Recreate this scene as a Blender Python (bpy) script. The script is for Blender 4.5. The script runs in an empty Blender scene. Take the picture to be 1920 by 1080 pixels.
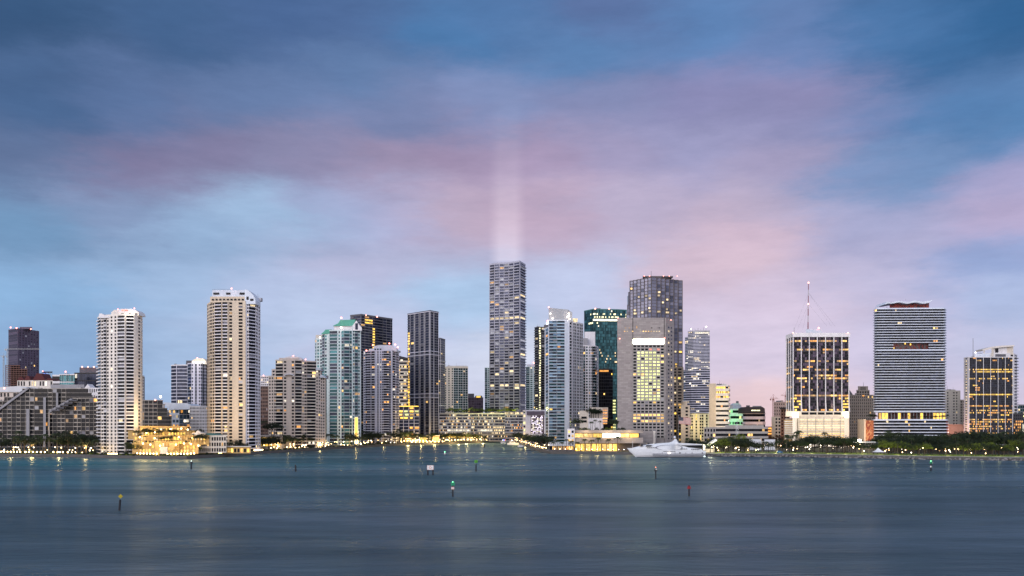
import bpy, math, random
from mathutils import Vector
random.seed(11)
R = random.Random(5)
S = bpy.context.scene
COL = S.collection
F, CH, HZ = 1663.0, 28.0, 795.0      # focal length in photo pixels, eye height in metres, row of the horizon
G = 2.2                              # height of the ground above the bay

def X(px, Y): return (px - 960.0) * Y / F
def Z(py, Y): return CH + (HZ - py) * Y / F
def lin(r, g, b):
    f = lambda c: (c / 255 / 12.92) if c <= 10 else ((c / 255 + .055) / 1.055) ** 2.4
    return (f(r), f(g), f(b))

# ------------------------------------------------------------------ materials
class NT:
    def __init__(s, tree): s.t = tree
    def n(s, typ, **k):
        nd = s.t.nodes.new(typ)
        for a, v in k.items(): setattr(nd, a, v)
        return nd
    def l(s, a, b): s.t.links.new(a, b)
    def val(s, sock, v):
        if hasattr(v, 'is_output') or isinstance(v, bpy.types.NodeSocket): s.l(v, sock)
        else: sock.default_value = v
    def math(s, op, a, b=None, c=None, clamp=False):
        nd = s.n('ShaderNodeMath', operation=op, use_clamp=clamp)
        for i, v in enumerate((a, b, c)):
            if v is not None: s.val(nd.inputs[i], v)
        return nd.outputs[0]
    def vmath(s, op, a, b=None, out=0):
        nd = s.n('ShaderNodeVectorMath', operation=op)
        for i, v in enumerate((a, b)):
            if v is not None: s.val(nd.inputs[i], v)
        return nd.outputs[out]
    def mix(s, f, a, b, blend='MIX'):
        nd = s.n('ShaderNodeMix', data_type='RGBA', blend_type=blend)
        s.val(nd.inputs[0], f)
        for i, v in ((6, a), (7, b)):
            if isinstance(v, tuple): v = (*v[:3], 1)
            s.val(nd.inputs[i], v)
        return nd.outputs[2]
    def noise(s, vec, scale, detail=4, rough=.55, dist=0):
        nd = s.n('ShaderNodeTexNoise')
        if vec is not None: s.l(vec, nd.inputs['Vector'])
        nd.inputs['Scale'].default_value = scale; nd.inputs['Detail'].default_value = detail
        nd.inputs['Roughness'].default_value = rough; nd.inputs['Distortion'].default_value = dist
        return nd.outputs[0]
    def rng(s, v, a, b, c, d):
        nd = s.n('ShaderNodeMapRange'); s.val(nd.inputs[0], v)
        for i, q in enumerate((a, b, c, d)): nd.inputs[i + 1].default_value = q
        return nd.outputs[0]
    def scale(s, vec, sc):
        return s.vmath('MULTIPLY', vec, sc)

MATS = {}
def newmat(name):
    m = bpy.data.materials.new(name); m.use_nodes = True
    t = NT(m.node_tree); bs = m.node_tree.nodes['Principled BSDF']
    MATS[name] = m
    return m, t, bs
def objco(t): return t.n('ShaderNodeTexCoord').outputs['Object']
def rand01(t):
    a = t.n('ShaderNodeNewGeometry').outputs['Random Per Island']
    b = t.n('ShaderNodeObjectInfo').outputs['Random']
    return t.math('FRACT', t.math('ADD', a, b))
def wall(name, col, var=.22, rough=.8, spec=.3):
    m, t, bs = newmat(name); o = objco(t)
    a = t.noise(t.scale(o, (.12, .12, .018)), 1.0, 5, .6)
    b = t.noise(o, .9, 3, .6)
    f = t.math('MULTIPLY_ADD', t.math('ADD', a, b), 1.4, -.9, clamp=True)
    c = t.mix(f, tuple(x * (1 - var) for x in col), tuple(min(1, x * (1 + var)) for x in col))
    t.l(c, bs.inputs['Base Color']); bs.inputs['Roughness'].default_value = rough
    bs.inputs['Specular IOR Level'].default_value = spec
    return m
def stone(name, c1, c2, sx=.25, sz=.9):
    m, t, bs = newmat(name); o = objco(t)
    sp = t.n('ShaderNodeSeparateXYZ'); t.l(o, sp.inputs[0])
    cb = t.n('ShaderNodeCombineXYZ'); t.l(t.math('ADD', sp.outputs[0], sp.outputs[1]), cb.inputs[0]); t.l(sp.outputs[2], cb.inputs[1])
    br = t.n('ShaderNodeTexBrick'); t.l(cb.outputs[0], br.inputs['Vector'])
    br.inputs['Scale'].default_value = 1; br.inputs['Brick Width'].default_value = 1 / sx; br.inputs['Row Height'].default_value = 1 / sz
    br.inputs['Mortar Size'].default_value = .09; br.inputs['Color1'].default_value = (*c1, 1); br.inputs['Color2'].default_value = (*c2, 1)
    br.inputs['Mortar'].default_value = (*[x * .55 for x in c1], 1); br.inputs['Bias'].default_value = 0
    nz = t.noise(t.scale(o, (.1, .1, .5)), 1, 5, .7)
    c = t.mix(t.rng(nz, .3, .7, 0, .6), br.outputs[0], tuple(x * .62 for x in c1))
    t.l(c, bs.inputs['Base Color']); bs.inputs['Roughness'].default_value = .75
    return m
def glass(name, col, metal=0., rough=.08, var=.5, spec=.12):
    m, t, bs = newmat(name); r = rand01(t)
    c = t.mix(r, tuple(x * (1 - var) for x in col), tuple(min(1, x * (1 + var)) for x in col))
    t.l(c, bs.inputs['Base Color']); bs.inputs['Metallic'].default_value = metal
    t.l(t.rng(r, 0, 1, rough, rough + .15), bs.inputs['Roughness'])
    bs.inputs['Specular IOR Level'].default_value = spec
    nm = t.noise(objco(t), .35, 1); bp = t.n('ShaderNodeBump'); bp.inputs['Strength'].default_value = .04; bp.inputs['Distance'].default_value = .4
    t.l(nm, bp.inputs['Height']); t.l(bp.outputs[0], bs.inputs['Normal'])
    return m
def lit(name, col, lo, hi, sample=False, nz=.6):
    m, t, bs = newmat(name); r = rand01(t)
    n = t.noise(objco(t), nz, 2)
    st = t.math('MULTIPLY', t.rng(r, 0, 1, lo, hi), t.rng(n, .3, .7, .45, 1.4))
    bs.inputs['Base Color'].default_value = (.05, .05, .05, 1); bs.inputs['Roughness'].default_value = .4
    bs.inputs['Emission Color'].default_value = (*col, 1); t.l(st, bs.inputs['Emission Strength'])
    if not sample: m.cycles.emission_sampling = 'NONE'
    return m
def plain(name, col, rough=.6, metal=0, em=None, st=0, sample=False):
    m, t, bs = newmat(name); o = objco(t)
    n = t.noise(o, 1.2, 4)
    t.l(t.mix(n, tuple(x * .75 for x in col), tuple(min(1, x * 1.2) for x in col)), bs.inputs['Base Color'])
    bs.inputs['Roughness'].default_value = rough; bs.inputs['Metallic'].default_value = metal
    if em:
        bs.inputs['Emission Color'].default_value = (*em, 1); bs.inputs['Emission Strength'].default_value = st
        if not sample: m.cycles.emission_sampling = 'NONE'
    return m

# walls
wall('cream', (.77, .72, .67)); wall('cream_cool', (.78, .77, .82)); wall('white', (.78, .77, .80)); wall('white_warm', (.72, .66, .58))
wall('tan', (.66, .56, .44)); wall('beige', (.66, .58, .52)); wall('frame_beige', (.46, .42, .38)); wall('mauve', (.125, .105, .15))
wall('grey', (.33, .33, .36)); wall('grey_dark', (.12, .12, .14)); wall('charcoal', (.055, .055, .065)); wall('brown', (.20, .13, .11))
wall('lavender', (.66, .66, .76)); wall('slab_pale', (.40, .42, .45)); wall('slab_blue', (.40, .41, .50)); wall('pale_teal', (.62, .72, .74)); wall('pink_beige', (.55, .40, .34)); wall('salmon', (.58, .36, .29))
wall('granite', (.13, .115, .12)); wall('tan_granite', (.34, .28, .22)); wall('roof_grey', (.22, .22, .24)); wall('roof_white', (.68, .70, .74), .1)
wall('concrete', (.36, .34, .33)); wall('rust', (.17, .09, .075)); wall('red_roof', (.11, .032, .035)); wall('mauve_roof', (.26, .18, .17))
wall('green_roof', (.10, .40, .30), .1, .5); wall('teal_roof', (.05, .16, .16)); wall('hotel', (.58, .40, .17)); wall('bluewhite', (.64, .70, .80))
stone('travertine', (.44, .40, .39), (.29, .26, .26), .22, .55); stone('seawall_stone', (.14, .135, .13), (.09, .085, .085), .3, 1.0)
plain('steel', (.25, .26, .28), .4, .6); plain('dark_steel', (.03, .03, .035), .5, .3); plain('crane_red', (.35, .12, .08), .5); plain('mast_red', (.20, .01, .02), .5); plain('mast_white', (.45, .42, .44), .5)
plain('red_paint', (.35, .02, .03), .5); plain('green_paint', (.03, .36, .18), .5); plain('green_bright', (.10, .40, .03), .5); plain('yellow_paint', (.45, .36, .02), .5); plain('sign_white', (.8, .8, .8), .5)
plain('sign_orange', (.6, .16, .06), .5); plain('piling', (.012, .014, .02), .7); plain('yacht_white', (.78, .82, .90), .25); plain('yacht_trim', (.20, .22, .28), .3); plain('black_glass', (.01, .012, .016), .1)
plain('blue_paint', (.05, .16, .32), .4); plain('flag_red', (.45, .10, .09), .8); plain('flag_white', (.72, .66, .62), .8); plain('flag_blue', (.02, .025, .06), .8)
plain('rubber', (.02, .02, .02), .8); plain('hull_dark', (.03, .035, .05), .4); plain('tent', (.8, .82, .86), .6); plain('panel_white', (.74, .77, .84), .5)
# glass
glass('dark', (.010, .011, .016)); glass('dark_b', (.045, .055, .085), .1); glass('blue', (.10, .17, .26), .35); glass('teal', (.04, .12, .14), .3)
glass('teal_dark', (.018, .055, .065), .3); glass('navy', (.030, .036, .060), .3); glass('ink', (.05, .055, .09), .4, .12, .3); glass('slate', (.075, .085, .13), .4, .16, .4); glass('facet', (.17, .175, .235), .35, .14, .25); glass('curtain', (.17, .17, .20), 0, .5, .4)
glass('rail', (.22, .26, .32), .3, .15); glass('rail_blue', (.22, .32, .40), .25, .15); glass('purple', (.085, .065, .095), .3, .12)
glass('blind', (.42, .42, .45), 0, .6, .4); glass('core', (.008, .009, .012))
# lit panes
lit('warm', (1., .58, .16), .6, 2.4); lit('warm_dim', (1., .55, .2), .2, .9); lit('amber', (1., .42, .08), .7, 2.2); lit('soft', (1., .76, .42), .5, 1.7)
lit('coolw', (1., .90, .72), .5, 1.8); lit('lime', (.90, .90, .36), .8, 1.7); lit('greenlit', (.35, 1., .45), .3, .9); lit('flood', (1., .97, .72), 4., 7.)
lit('floodbar', (.93, 1., .62), 15., 20.); lit('dimw', (.85, .85, 1.), .12, .5); lit('gold', (1., .60, .09), 1.0, 2.6); lit('strip', (1., .93, .55), 1.2, 2.6); lit('redlit', (1., .3, .22), .4, 1.4); lit('violetw', (.95, .85, 1.), .8, 2.2, nz=1.4)
plain('bulb', (.8, .7, .5), .4, 0, (1., .66, .28), 14.); plain('bulb_white', (.8, .8, .8), .4, 0, (1., .88, .68), 14.); plain('beacon', (.5, .1, .1), .4, 0, (1., .22, .16), 9.); plain('beacon_w', (.5, .5, .5), .4, 0, (1., .82, .68), 9.)
plain('nav_green', (.1, .5, .2), .4, 0, (.25, 1., .45), 5.); plain('nav_red', (.5, .1, .1), .4, 0, (1., .30, .14), 5.); plain('nav_white', (.6, .6, .6), .4, 0, (.8, 1., .95), 4.); plain('blue_lamp', (.1, .1, .5), .4, 0, (.12, .2, 1.), 8.)

def mural(name, cols, sc):
    m, t, bs = newmat(name); o = objco(t)
    n = t.noise(t.scale(o, (1, 1, .8)), sc, 3, .5, 1.6)
    cr = t.n('ShaderNodeValToRGB'); t.l(n, cr.inputs[0]); cr.color_ramp.interpolation = 'CONSTANT'
    e = cr.color_ramp.elements; e[0].color = (*cols[0], 1); e[1].color = (*cols[-1], 1); e[0].position = 0; e[1].position = .62
    for i, c in enumerate(cols[1:-1]):
        q = e.new(.40 + .09 * i); q.color = (*c, 1)
    t.l(cr.outputs[0], bs.inputs['Base Color']); bs.inputs['Roughness'].default_value = .7
mural('mural_dark', [(.03, .03, .035), (.16, .03, .025), (.10, .085, .085), (.05, .02, .02)], .16)
mural('mural_red', [(.24, .03, .022), (.03, .025, .03), (.28, .05, .035), (.12, .1, .1)], .16)
mural('mural_orange', [(.42, .15, .05), (.24, .05, .03), (.50, .24, .11), (.34, .08, .04)], .12)

def foliage(name, c1, c2):
    m, t, bs = newmat(name)
    r = rand01(t)
    n = t.noise(objco(t), .5, 2)
    t.l(t.mix(t.math('MULTIPLY_ADD', n, .6, t.math('MULTIPLY', r, .55), clamp=True), c1, c2), bs.inputs['Base Color'])
    bs.inputs['Roughness'].default_value = .6; bs.inputs['Specular IOR Level'].default_value = .2
foliage('leaf_dark', (.007, .012, .008), (.028, .045, .022)); foliage('leaf_mid', (.010, .020, .008), (.045, .066, .022)); foliage('leaf_palm', (.012, .022, .010), (.055, .075, .028)); foliage('leaf_lit', (.05, .09, .012), (.17, .21, .03)); foliage('leaf_brown', (.04, .02, .012), (.12, .06, .03))  # yellow-green leaves: lamplight on foliage painted into the leaf colour
plain('bark', (.055, .042, .032), .9); plain('palm_bark', (.10, .085, .07), .9)

# ------------------------------------------------------------------ mesh building
class MB:
    def __init__(s): s.v = []; s.f = []; s.m = []; s.mats = []
    def mi(s, mat):
        if mat not in s.mats: s.mats.append(mat)
        return s.mats.index(mat)
    def add(s, vs, fs, mat):
        o = len(s.v); s.v += [tuple(v) for v in vs]; i = s.mi(mat)
        for f in fs: s.f.append(tuple(o + k for k in f)); s.m.append(i)
        return s
    def hexa(s, p, mat):      # p: 4 bottom (ccw), 4 top
        return s.add(p, [(3, 2, 1, 0), (4, 5, 6, 7), (0, 1, 5, 4), (1, 2, 6, 5), (2, 3, 7, 6), (3, 0, 4, 7)], mat)
    def box(s, x0, x1, y0, y1, z0, z1, mat):
        return s.hexa([(x0, y0, z0), (x1, y0, z0), (x1, y1, z0), (x0, y1, z0), (x0, y0, z1), (x1, y0, z1), (x1, y1, z1), (x0, y1, z1)], mat)
    def prism(s, poly, z0, z1, mat, top=None):
        n = len(poly); o = [(x, y, z0) for x, y in poly] + [(x, y, z1) for x, y in poly]
        s.add(o, [(i, (i + 1) % n, n + (i + 1) % n, n + i) for i in range(n)] + [tuple(range(n - 1, -1, -1))], mat)
        s.add([(x, y, z1 + .004) for x, y in poly], [tuple(range(n))], top or mat)
        return s
    def xz(s, poly, y0, y1, mat):     # polygon in x,z (any order) pushed along y
        a = sum(poly[i][0] * poly[(i + 1) % len(poly)][1] - poly[(i + 1) % len(poly)][0] * poly[i][1] for i in range(len(poly)))
        if a < 0: poly = poly[::-1]
        n = len(poly); o = [(x, y0, z) for x, z in poly] + [(x, y1, z) for x, z in poly]
        return s.add(o, [tuple(range(n)), tuple(range(2 * n - 1, n - 1, -1))] + [((i + 1) % n, i, n + i, n + (i + 1) % n) for i in range(n)], mat)
    def tube(s, a, b, r0, r1, mat, n=6):
        a = Vector(a); b = Vector(b); d = (b - a).normalized(); u = d.orthogonal().normalized(); w = d.cross(u)
        vs = []
        for p, r in ((a, r0), (b, r1)):
            for k in range(n):
                t = 2 * math.pi * k / n; vs.append(p + u * (r * math.cos(t)) + w * (r * math.sin(t)))
        return s.add(vs, [(k, (k + 1) % n, n + (k + 1) % n, n + k) for k in range(n)] + [tuple(range(n - 1, -1, -1)), tuple(range(n, 2 * n))], mat)
    def ball(s, c, r, mat, nu=8, nv=5, sz=1.):
        vs = [(c[0], c[1], c[2] - r * sz)]
        for j in range(1, nv):
            a = -math.pi / 2 + math.pi * j / nv
            for i in range(nu):
                b = 2 * math.pi * i / nu; vs.append((c[0] + r * math.cos(a) * math.cos(b), c[1] + r * math.cos(a) * math.sin(b), c[2] + r * sz * math.sin(a)))
        vs.append((c[0], c[1], c[2] + r * sz)); L = len(vs) - 1; fs = []
        for i in range(nu):
            fs.append((0, 1 + (i + 1) % nu, 1 + i)); fs.append((L, L - nu + i, L - nu + (i + 1) % nu))
            for j in range(nv - 2):
                q = 1 + j * nu; fs.append((q + i, q + (i + 1) % nu, q + nu + (i + 1) % nu, q + nu + i))
        return s.add(vs, fs, mat)
    def join(s, o):
        b = len(s.v); s.v += o.v; mp = [s.mi(m) for m in o.mats]
        for f, m in zip(o.f, o.m): s.f.append(tuple(b + k for k in f)); s.m.append(mp[m])
        return s
    def build(s, name, parent=None, loc=None, smooth=False):
        me = bpy.data.meshes.new(name); me.from_pydata(s.v, [], s.f)
        for m in s.mats: me.materials.append(MATS[m])
        if len(s.mats) > 1: me.polygons.foreach_set('material_index', s.m)
        if smooth: me.polygons.foreach_set('use_smooth', [True] * len(s.f))
        me.update()
        o = bpy.data.objects.new(name, me); COL.objects.link(o)
        if parent is not None: o.parent = parent
        if loc: o.location = loc
        return o
def tag(o, label=None, cat=None, group=None, kind=None):
    for k, v in (('label', label), ('category', cat), ('group', group), ('kind', kind)):
        if v: o[k] = v
    return o
def empty(name, loc, label, cat, group=None):
    o = bpy.data.objects.new(name, None); COL.objects.link(o); o.location = loc; o.empty_display_size = .5
    return tag(o, label, cat, group)
def children(o): return [c for c in COL.objects if c.parent == o]

class Bld:
    """one building: an empty at its base, everything else a part of it, in building coordinates"""
    def __init__(s, name, label, px, Y, cat='building', group=None):
        s.x, s.y = X(px, Y), Y
        s.root = empty(name, (s.x, s.y, G), label, cat, group)
        s.items = {}; s.one = {}
    def mb(s, part):
        if part not in s.one: s.one[part] = MB()
        return s.one[part]
    def item(s, part, score):
        m = MB(); s.items.setdefault(part, []).append((score, m)); return m
    def lx(s, px, Y): return X(px, Y) - s.x
    def lz(s, py, Y): return Z(py, Y) - G
    def vol(s, front, Y, top, nf, pats, base=None, wallm='white', core='core', depth=None, mode='dy', pane='dark', slab=None, rail='rail',
            lit=None, proud=.4, bal=1.5, railh=.62, slabt=.3, win=(.2, .28, .86), roof='roof_grey', parapet=1.2, band=(-.12, .36), bandd=.5, bandpart='floor_band', mull=.22, seed=None, gap=.03, panes=True, full=False):
        rg = random.Random(seed if seed is not None else int(front[0][0] * 7 + top))
        slab = slab or wallm
        ref = front[0]
        pts = []
        for px, v in front:
            yy = Y + v if mode == 'dy' else Y * (HZ - ref[1]) / (HZ - v)
            pts.append(Vector((X(px, yy) - s.x, yy - s.y)))
        Yt = Y + min(v for _, v in front) if mode == 'dy' else Y
        z1 = s.lz(top, Yt); z0 = 0 if base is None else max(0, s.lz(base, Yt))
        s.zt = z1; s.pts = pts
        w = (pts[-1] - pts[0]).length
        depth = depth or min(45, max(15, w * .8))
        far = max(p.y for p in pts) + depth
        ray = lambda p: (p.x + s.x) * (far + s.y) / (p.y + s.y) - s.x      # the side turned from the bay runs back along the line of sight
        xr = min(pts[-1].x, ray(pts[-1])) ; xl = max(pts[0].x, ray(pts[0]))
        poly = [(p.x, p.y) for p in pts] + [(xr, far), (xl, far)]
        s.mb('core' if wallm is None else 'wall').prism(poly, z0, z1, core, roof)
        if parapet and z1 > 55 and w > 18:      # lift houses, tanks and aerials standing on the roof
            for q in range(rg.randrange(2, 5)):
                f = rg.uniform(.12, .85); pm = pts[0].lerp(pts[-1], f); yb = max(p.y for p in pts) + rg.uniform(3, 7); hh = z1 + parapet + rg.uniform(.4, 2.6); ww = rg.uniform(1., 3.2)
                s.item('roof_unit', 2).box(pm.x - ww, pm.x + ww, yb, yb + 4, z1 - .1, hh, rg.choice(('roof_grey', 'grey', 'steel', wallm if wallm else 'grey')))
                if rg.random() < .5: s.item('aerial', 1).tube((pm.x, yb, hh - .1), (pm.x, yb, hh + rg.uniform(2, 5)), .14, .08, 'steel', 5)
        W = s.mb('wall'); fh = (z1 - z0) / nf
        for ei in range(len(pts) - 1):
            A, B = pts[ei], pts[ei + 1]; L = (B - A).length; t = (B - A) / L; n = Vector((t.y, -t.x))
            facing = max(.02, -n.normalized().dot(Vector((A.x + s.x, A.y + s.y)).normalized()))
            def FB(mb, u0, u1, za, zb, d0, d1, mat):
                q = [A + t * u0 + n * d1, A + t * u1 + n * d1, A + t * u1 + n * d0, A + t * u0 + n * d0]
                mb.hexa([(p.x, p.y, za) for p in q] + [(p.x, p.y, zb) for p in q], mat)
            def PN(mb, u0, u1, za, zb, d, mat):
                a = A + t * u0 + n * d; b = A + t * u1 + n * d
                mb.add([(a.x, a.y, za), (b.x, b.y, za), (b.x, b.y, zb), (a.x, a.y, zb)], [(0, 1, 2, 3)], mat)
            pat = pats[ei] if ei < len(pats) else 's'
            if isinstance(pat, str):
                p2 = []
                i = 0
                while i < len(pat):
                    c = pat[i]; i += 1; num = ''
                    while i < len(pat) and pat[i] in '0123456789.': num += pat[i]; i += 1
                    p2.append((c, float(num) if num else 1.))
                pat = p2
            tot = sum(q[1] for q in pat); u = 0; bays = []
            for c, wt in pat: bays.append((c, u, u + L * wt / tot)); u += L * wt / tot
            runs = []
            for c, a, b in bays:
                if runs and runs[-1][0] == c and c in 'rbBc': runs[-1][2] = b
                else: runs.append([c, a, b])
            if parapet: FB(W, -.2, L + .2, z1 - .2, z1 + parapet, -.4, proud + .02, wallm)
            for c, a, b in runs:
                if c == 's': FB(W, a - (.3 if a < .01 else 0), b + (.3 if b > L - .01 else 0), z0, z1, 0, proud, wallm)
                elif c == 'p': FB(W, a, b, z0, z1, 0, proud + .5, slab)
                elif c in 'wn':
                    m = (b - a) * win[0] * (.5 if c == 'n' else 1)
                    FB(W, a - (.2 if a < .01 else 0), a + m, z0, z1, 0, proud, wallm); FB(W, b - m, b + (.2 if b > L - .01 else 0), z0, z1, 0, proud, wallm)
                    for k in range(nf + 1):
                        za = z0 + (k - 1 + win[2]) * fh if k else z0; zb = z0 + (k + win[1]) * fh if k < nf else z1
                        FB(W, a + m, b - m, za, zb, 0, proud - .03, wallm)
                elif c in 'gG':
                    FB(W, a - mull / 2, a + mull / 2, z0, z1, 0, .2, slab)
                    if b > L - .01: FB(W, b - mull / 2, b + mull / 2, z0, z1, 0, .2, slab)
                    for k in range(nf): FB(W, a + mull / 2, b - mull / 2, z0 + k * fh - fh * .07, z0 + k * fh + fh * .07, 0, .17, slab)
                elif c == 'r':
                    for k in range(nf + 1):
                        m = s.item(bandpart, 5 + facing)
                        FB(m, a - (.2 if a < .01 else 0) , b + (.2 if b > L - .01 else 0), z0 + (k + band[0]) * fh, z0 + (k + (band[1] if k < nf else .1)) * fh, 0, bandd, slab)
                elif c in 'bBc':
                    ex = .6 if c == 'c' else 0
                    for k in range(nf):
                        m = s.item('balcony', 3 * facing * (b - a) + k * .001)
                        z = z0 + k * fh
                        FB(m, a - ex, b + ex, z - slabt / 2, z + slabt / 2, 0, bal, slab)
                        if railh:
                            FB(m, a - ex, b + ex, z + slabt / 2, z + slabt / 2 + railh, bal - .12, bal, rail)
                            if c == 'c':
                                FB(m, a - ex, a - ex + .12, z + slabt / 2, z + slabt / 2 + railh, .05, bal - .12, rail); FB(m, b + ex - .12, b + ex, z + slabt / 2, z + slabt / 2 + railh, .05, bal - .12, rail)
                    if c == 'B':
                        FB(W, a, a + .35, z0, z1, 0, bal + .06, wallm); FB(W, b - .35, b, z0, z1, 0, bal + .06, wallm)
            if not panes: continue
            for bi, (c, a, b) in enumerate(bays):
                if c in 'sp': continue
                for k in range(nf):
                    z = z0 + k * fh; w_ = b - a
                    if c in 'wn':
                        m = w_ * win[0] * (.5 if c == 'n' else 1) + .02; ua, ub, za, zb, d = a + m, b - m, z + win[1] * fh + .02, z + win[2] * fh - .02, .05
                    elif c in 'gG': ua, ub, za, zb, d = a + mull / 2 + gap, b - mull / 2 - gap, z + .09 * fh, z + .91 * fh, .06
                    elif c == 'r': ua, ub, za, zb, d = a + .06, b - .06, z + band[1] * fh, z + (1 + band[0]) * fh, .06
                    else: ua, ub, za, zb, d = a + w_ * .08, b - w_ * .08, z + slabt / 2 + .03, z + .9 * fh, .06
                    mt = lit(k, bi, nf, ei, rg) if lit else None
                    on = mt is not None
                    if mt is None: mt = pane if isinstance(pane, str) else rg.choice(pane)
                    if not on and c in 'wnbBc' and rg.random() < .07: mt = rg.choice(('curtain', 'blind', 'curtain'))
                    if on:      # only part of a lit room's glazing glows, the rest stays dark
                        if c in 'gG': za += (zb - za) * .34
                        if (ub - ua) > 2.0 and not full:
                            fr_u = rg.uniform(.45, 1); sh = rg.random() * (1 - fr_u) * (ub - ua); keep = (ub - ua) * fr_u
                            base_m = pane if isinstance(pane, str) else rg.choice(pane); q0, q1 = ua, ub; ua, ub = ua + sh, ua + sh + keep
                            if ua - q0 > .15: PN(s.item('window', (ua - q0) * (zb - za) * facing), q0, ua - .05, za, zb, d, base_m)
                            if q1 - ub > .15: PN(s.item('window', (q1 - ub) * (zb - za) * facing), ub + .05, q1, za, zb, d, base_m)
                    PN(s.item('window', (60 if on else 0) + (ub - ua) * (zb - za) * facing + k * .002), ua, ub, za, zb, d, mt)
        return s
    def box(s, part, mat, pl, pr, pt, pb, Y, depth=10, many=False, roof=None):
        m = s.item(part, 9) if many else s.mb(part)
        z0, z1 = max(-.3, s.lz(pb, Y)), s.lz(pt, Y); a, c, y0 = s.lx(pl, Y), s.lx(pr, Y), Y - s.y; y1 = y0 + depth
        ry = lambda x: (x + s.x) * (Y + depth) / Y - s.x
        a2, c2 = max(a, ry(a)), min(c, ry(c))
        m.hexa([(a, y0, z0), (c, y0, z0), (c2, y1, z0), (a2, y1, z0), (a, y0, z1), (c, y0, z1), (c2, y1, z1), (a2, y1, z1)], mat)
        return s
    def poly(s, part, mat, pts, Y, depth=10, many=False):
        m = s.item(part, 9) if many else s.mb(part)
        m.xz([(s.lx(a, Y), max(-.3, s.lz(b, Y))) for a, b in pts], Y - s.y, Y - s.y + depth, mat); return s
    def rod(s, part, mat, p0, p1, Y, r=.2, Y2=None, many=True):
        m = s.item(part, 9) if many else s.mb(part); Y2 = Y2 or Y
        m.tube((s.lx(p0[0], Y), Y - s.y, s.lz(p0[1], Y)), (s.lx(p1[0], Y2), Y2 - s.y, s.lz(p1[1], Y2)), r, r * .8, mat); return s
    def beacon(s, px, py, Y, mat='beacon', r=.6, part='beacon_light'):
        s.item(part, 9).ball((s.lx(px, Y), Y - s.y, s.lz(py, Y)), r * Y / 1000, mat, 6, 4); return s
    def pane(s, part, mat, pl, pr, pt, pb, Y, many=True):
        m = s.item(part, 30) if many else s.mb(part); y = Y - s.y
        a, b, c, d = s.lx(pl, Y), s.lx(pr, Y), s.lz(pb, Y), s.lz(pt, Y)
        m.add([(a, y, c), (b, y, c), (b, y, d), (a, y, d)], [(0, 1, 2, 3)], mat); return s
    def done(s):
        for part, m in s.one.items():
            if m.f: m.build(part, s.root)
        for part, L in s.items.items():
            L.sort(key=lambda q: -q[0])
            for sc, m in L[:100]: m.build(part, s.root)
            if len(L) > 100:
                r = MB()
                for sc, m in L[100:]: r.join(m)
                tag(r.build(part, s.root), kind='stuff')
        return s.root

def litp(p, mats=('warm',), rowp=0, runlen=1, zmin=0, zmax=1):
    st = {}
    def f(k, bi, nf, ei, rg):
        if not (zmin <= k / nf <= zmax): return None
        key = (k, ei)
        if key not in st: st[key] = [rg.random() < rowp, 0, None]
        q = st[key]
        if q[1] > 0: q[1] -= 1; return q[2]
        pr = .55 if q[0] else p
        if rg.random() < pr:
            q[2] = rg.choice(mats); q[1] = rg.randrange(runlen); return q[2]
        return None
    return f

# ------------------------------------------------------------------ camera
cam = bpy.data.cameras.new('camera'); co = bpy.data.objects.new('camera', cam); COL.objects.link(co)
co.location = (0, 0, CH); co.rotation_euler = (math.pi / 2, 0, 0)
cam.sensor_width = 36; cam.lens = 36 * F / 1920; cam.shift_y = (HZ - 540) / 1920; cam.clip_start = 1; cam.clip_end = 60000
S.camera = co

# ------------------------------------------------------------------ sky and light
w = bpy.data.worlds.new("World"); S.world = w; w.use_nodes = True
t = NT(w.node_tree); bg = w.node_tree.nodes['Background']
SUN_EL, SUN_AZ = math.radians(14), math.radians(216)         # just up, behind the viewer
d = t.n('ShaderNodeTexCoord').outputs['Generated']
sky = t.n('ShaderNodeTexSky', sky_type='NISHITA', sun_disc=False, sun_elevation=SUN_EL, sun_rotation=SUN_AZ, air_density=1.2, dust_density=2.)
sp = t.n('ShaderNodeSeparateXYZ'); t.l(d, sp.inputs[0])
az = t.math('ARCTAN2', sp.outputs[0], sp.outputs[1]); el = t.math('ARCSINE', sp.outputs[2])
cb = t.n('ShaderNodeCombineXYZ'); t.l(az, cb.inputs[0]); t.l(t.math('MULTIPLY', el, 2.2), cb.inputs[1])
ae = cb.outputs[0]
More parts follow.
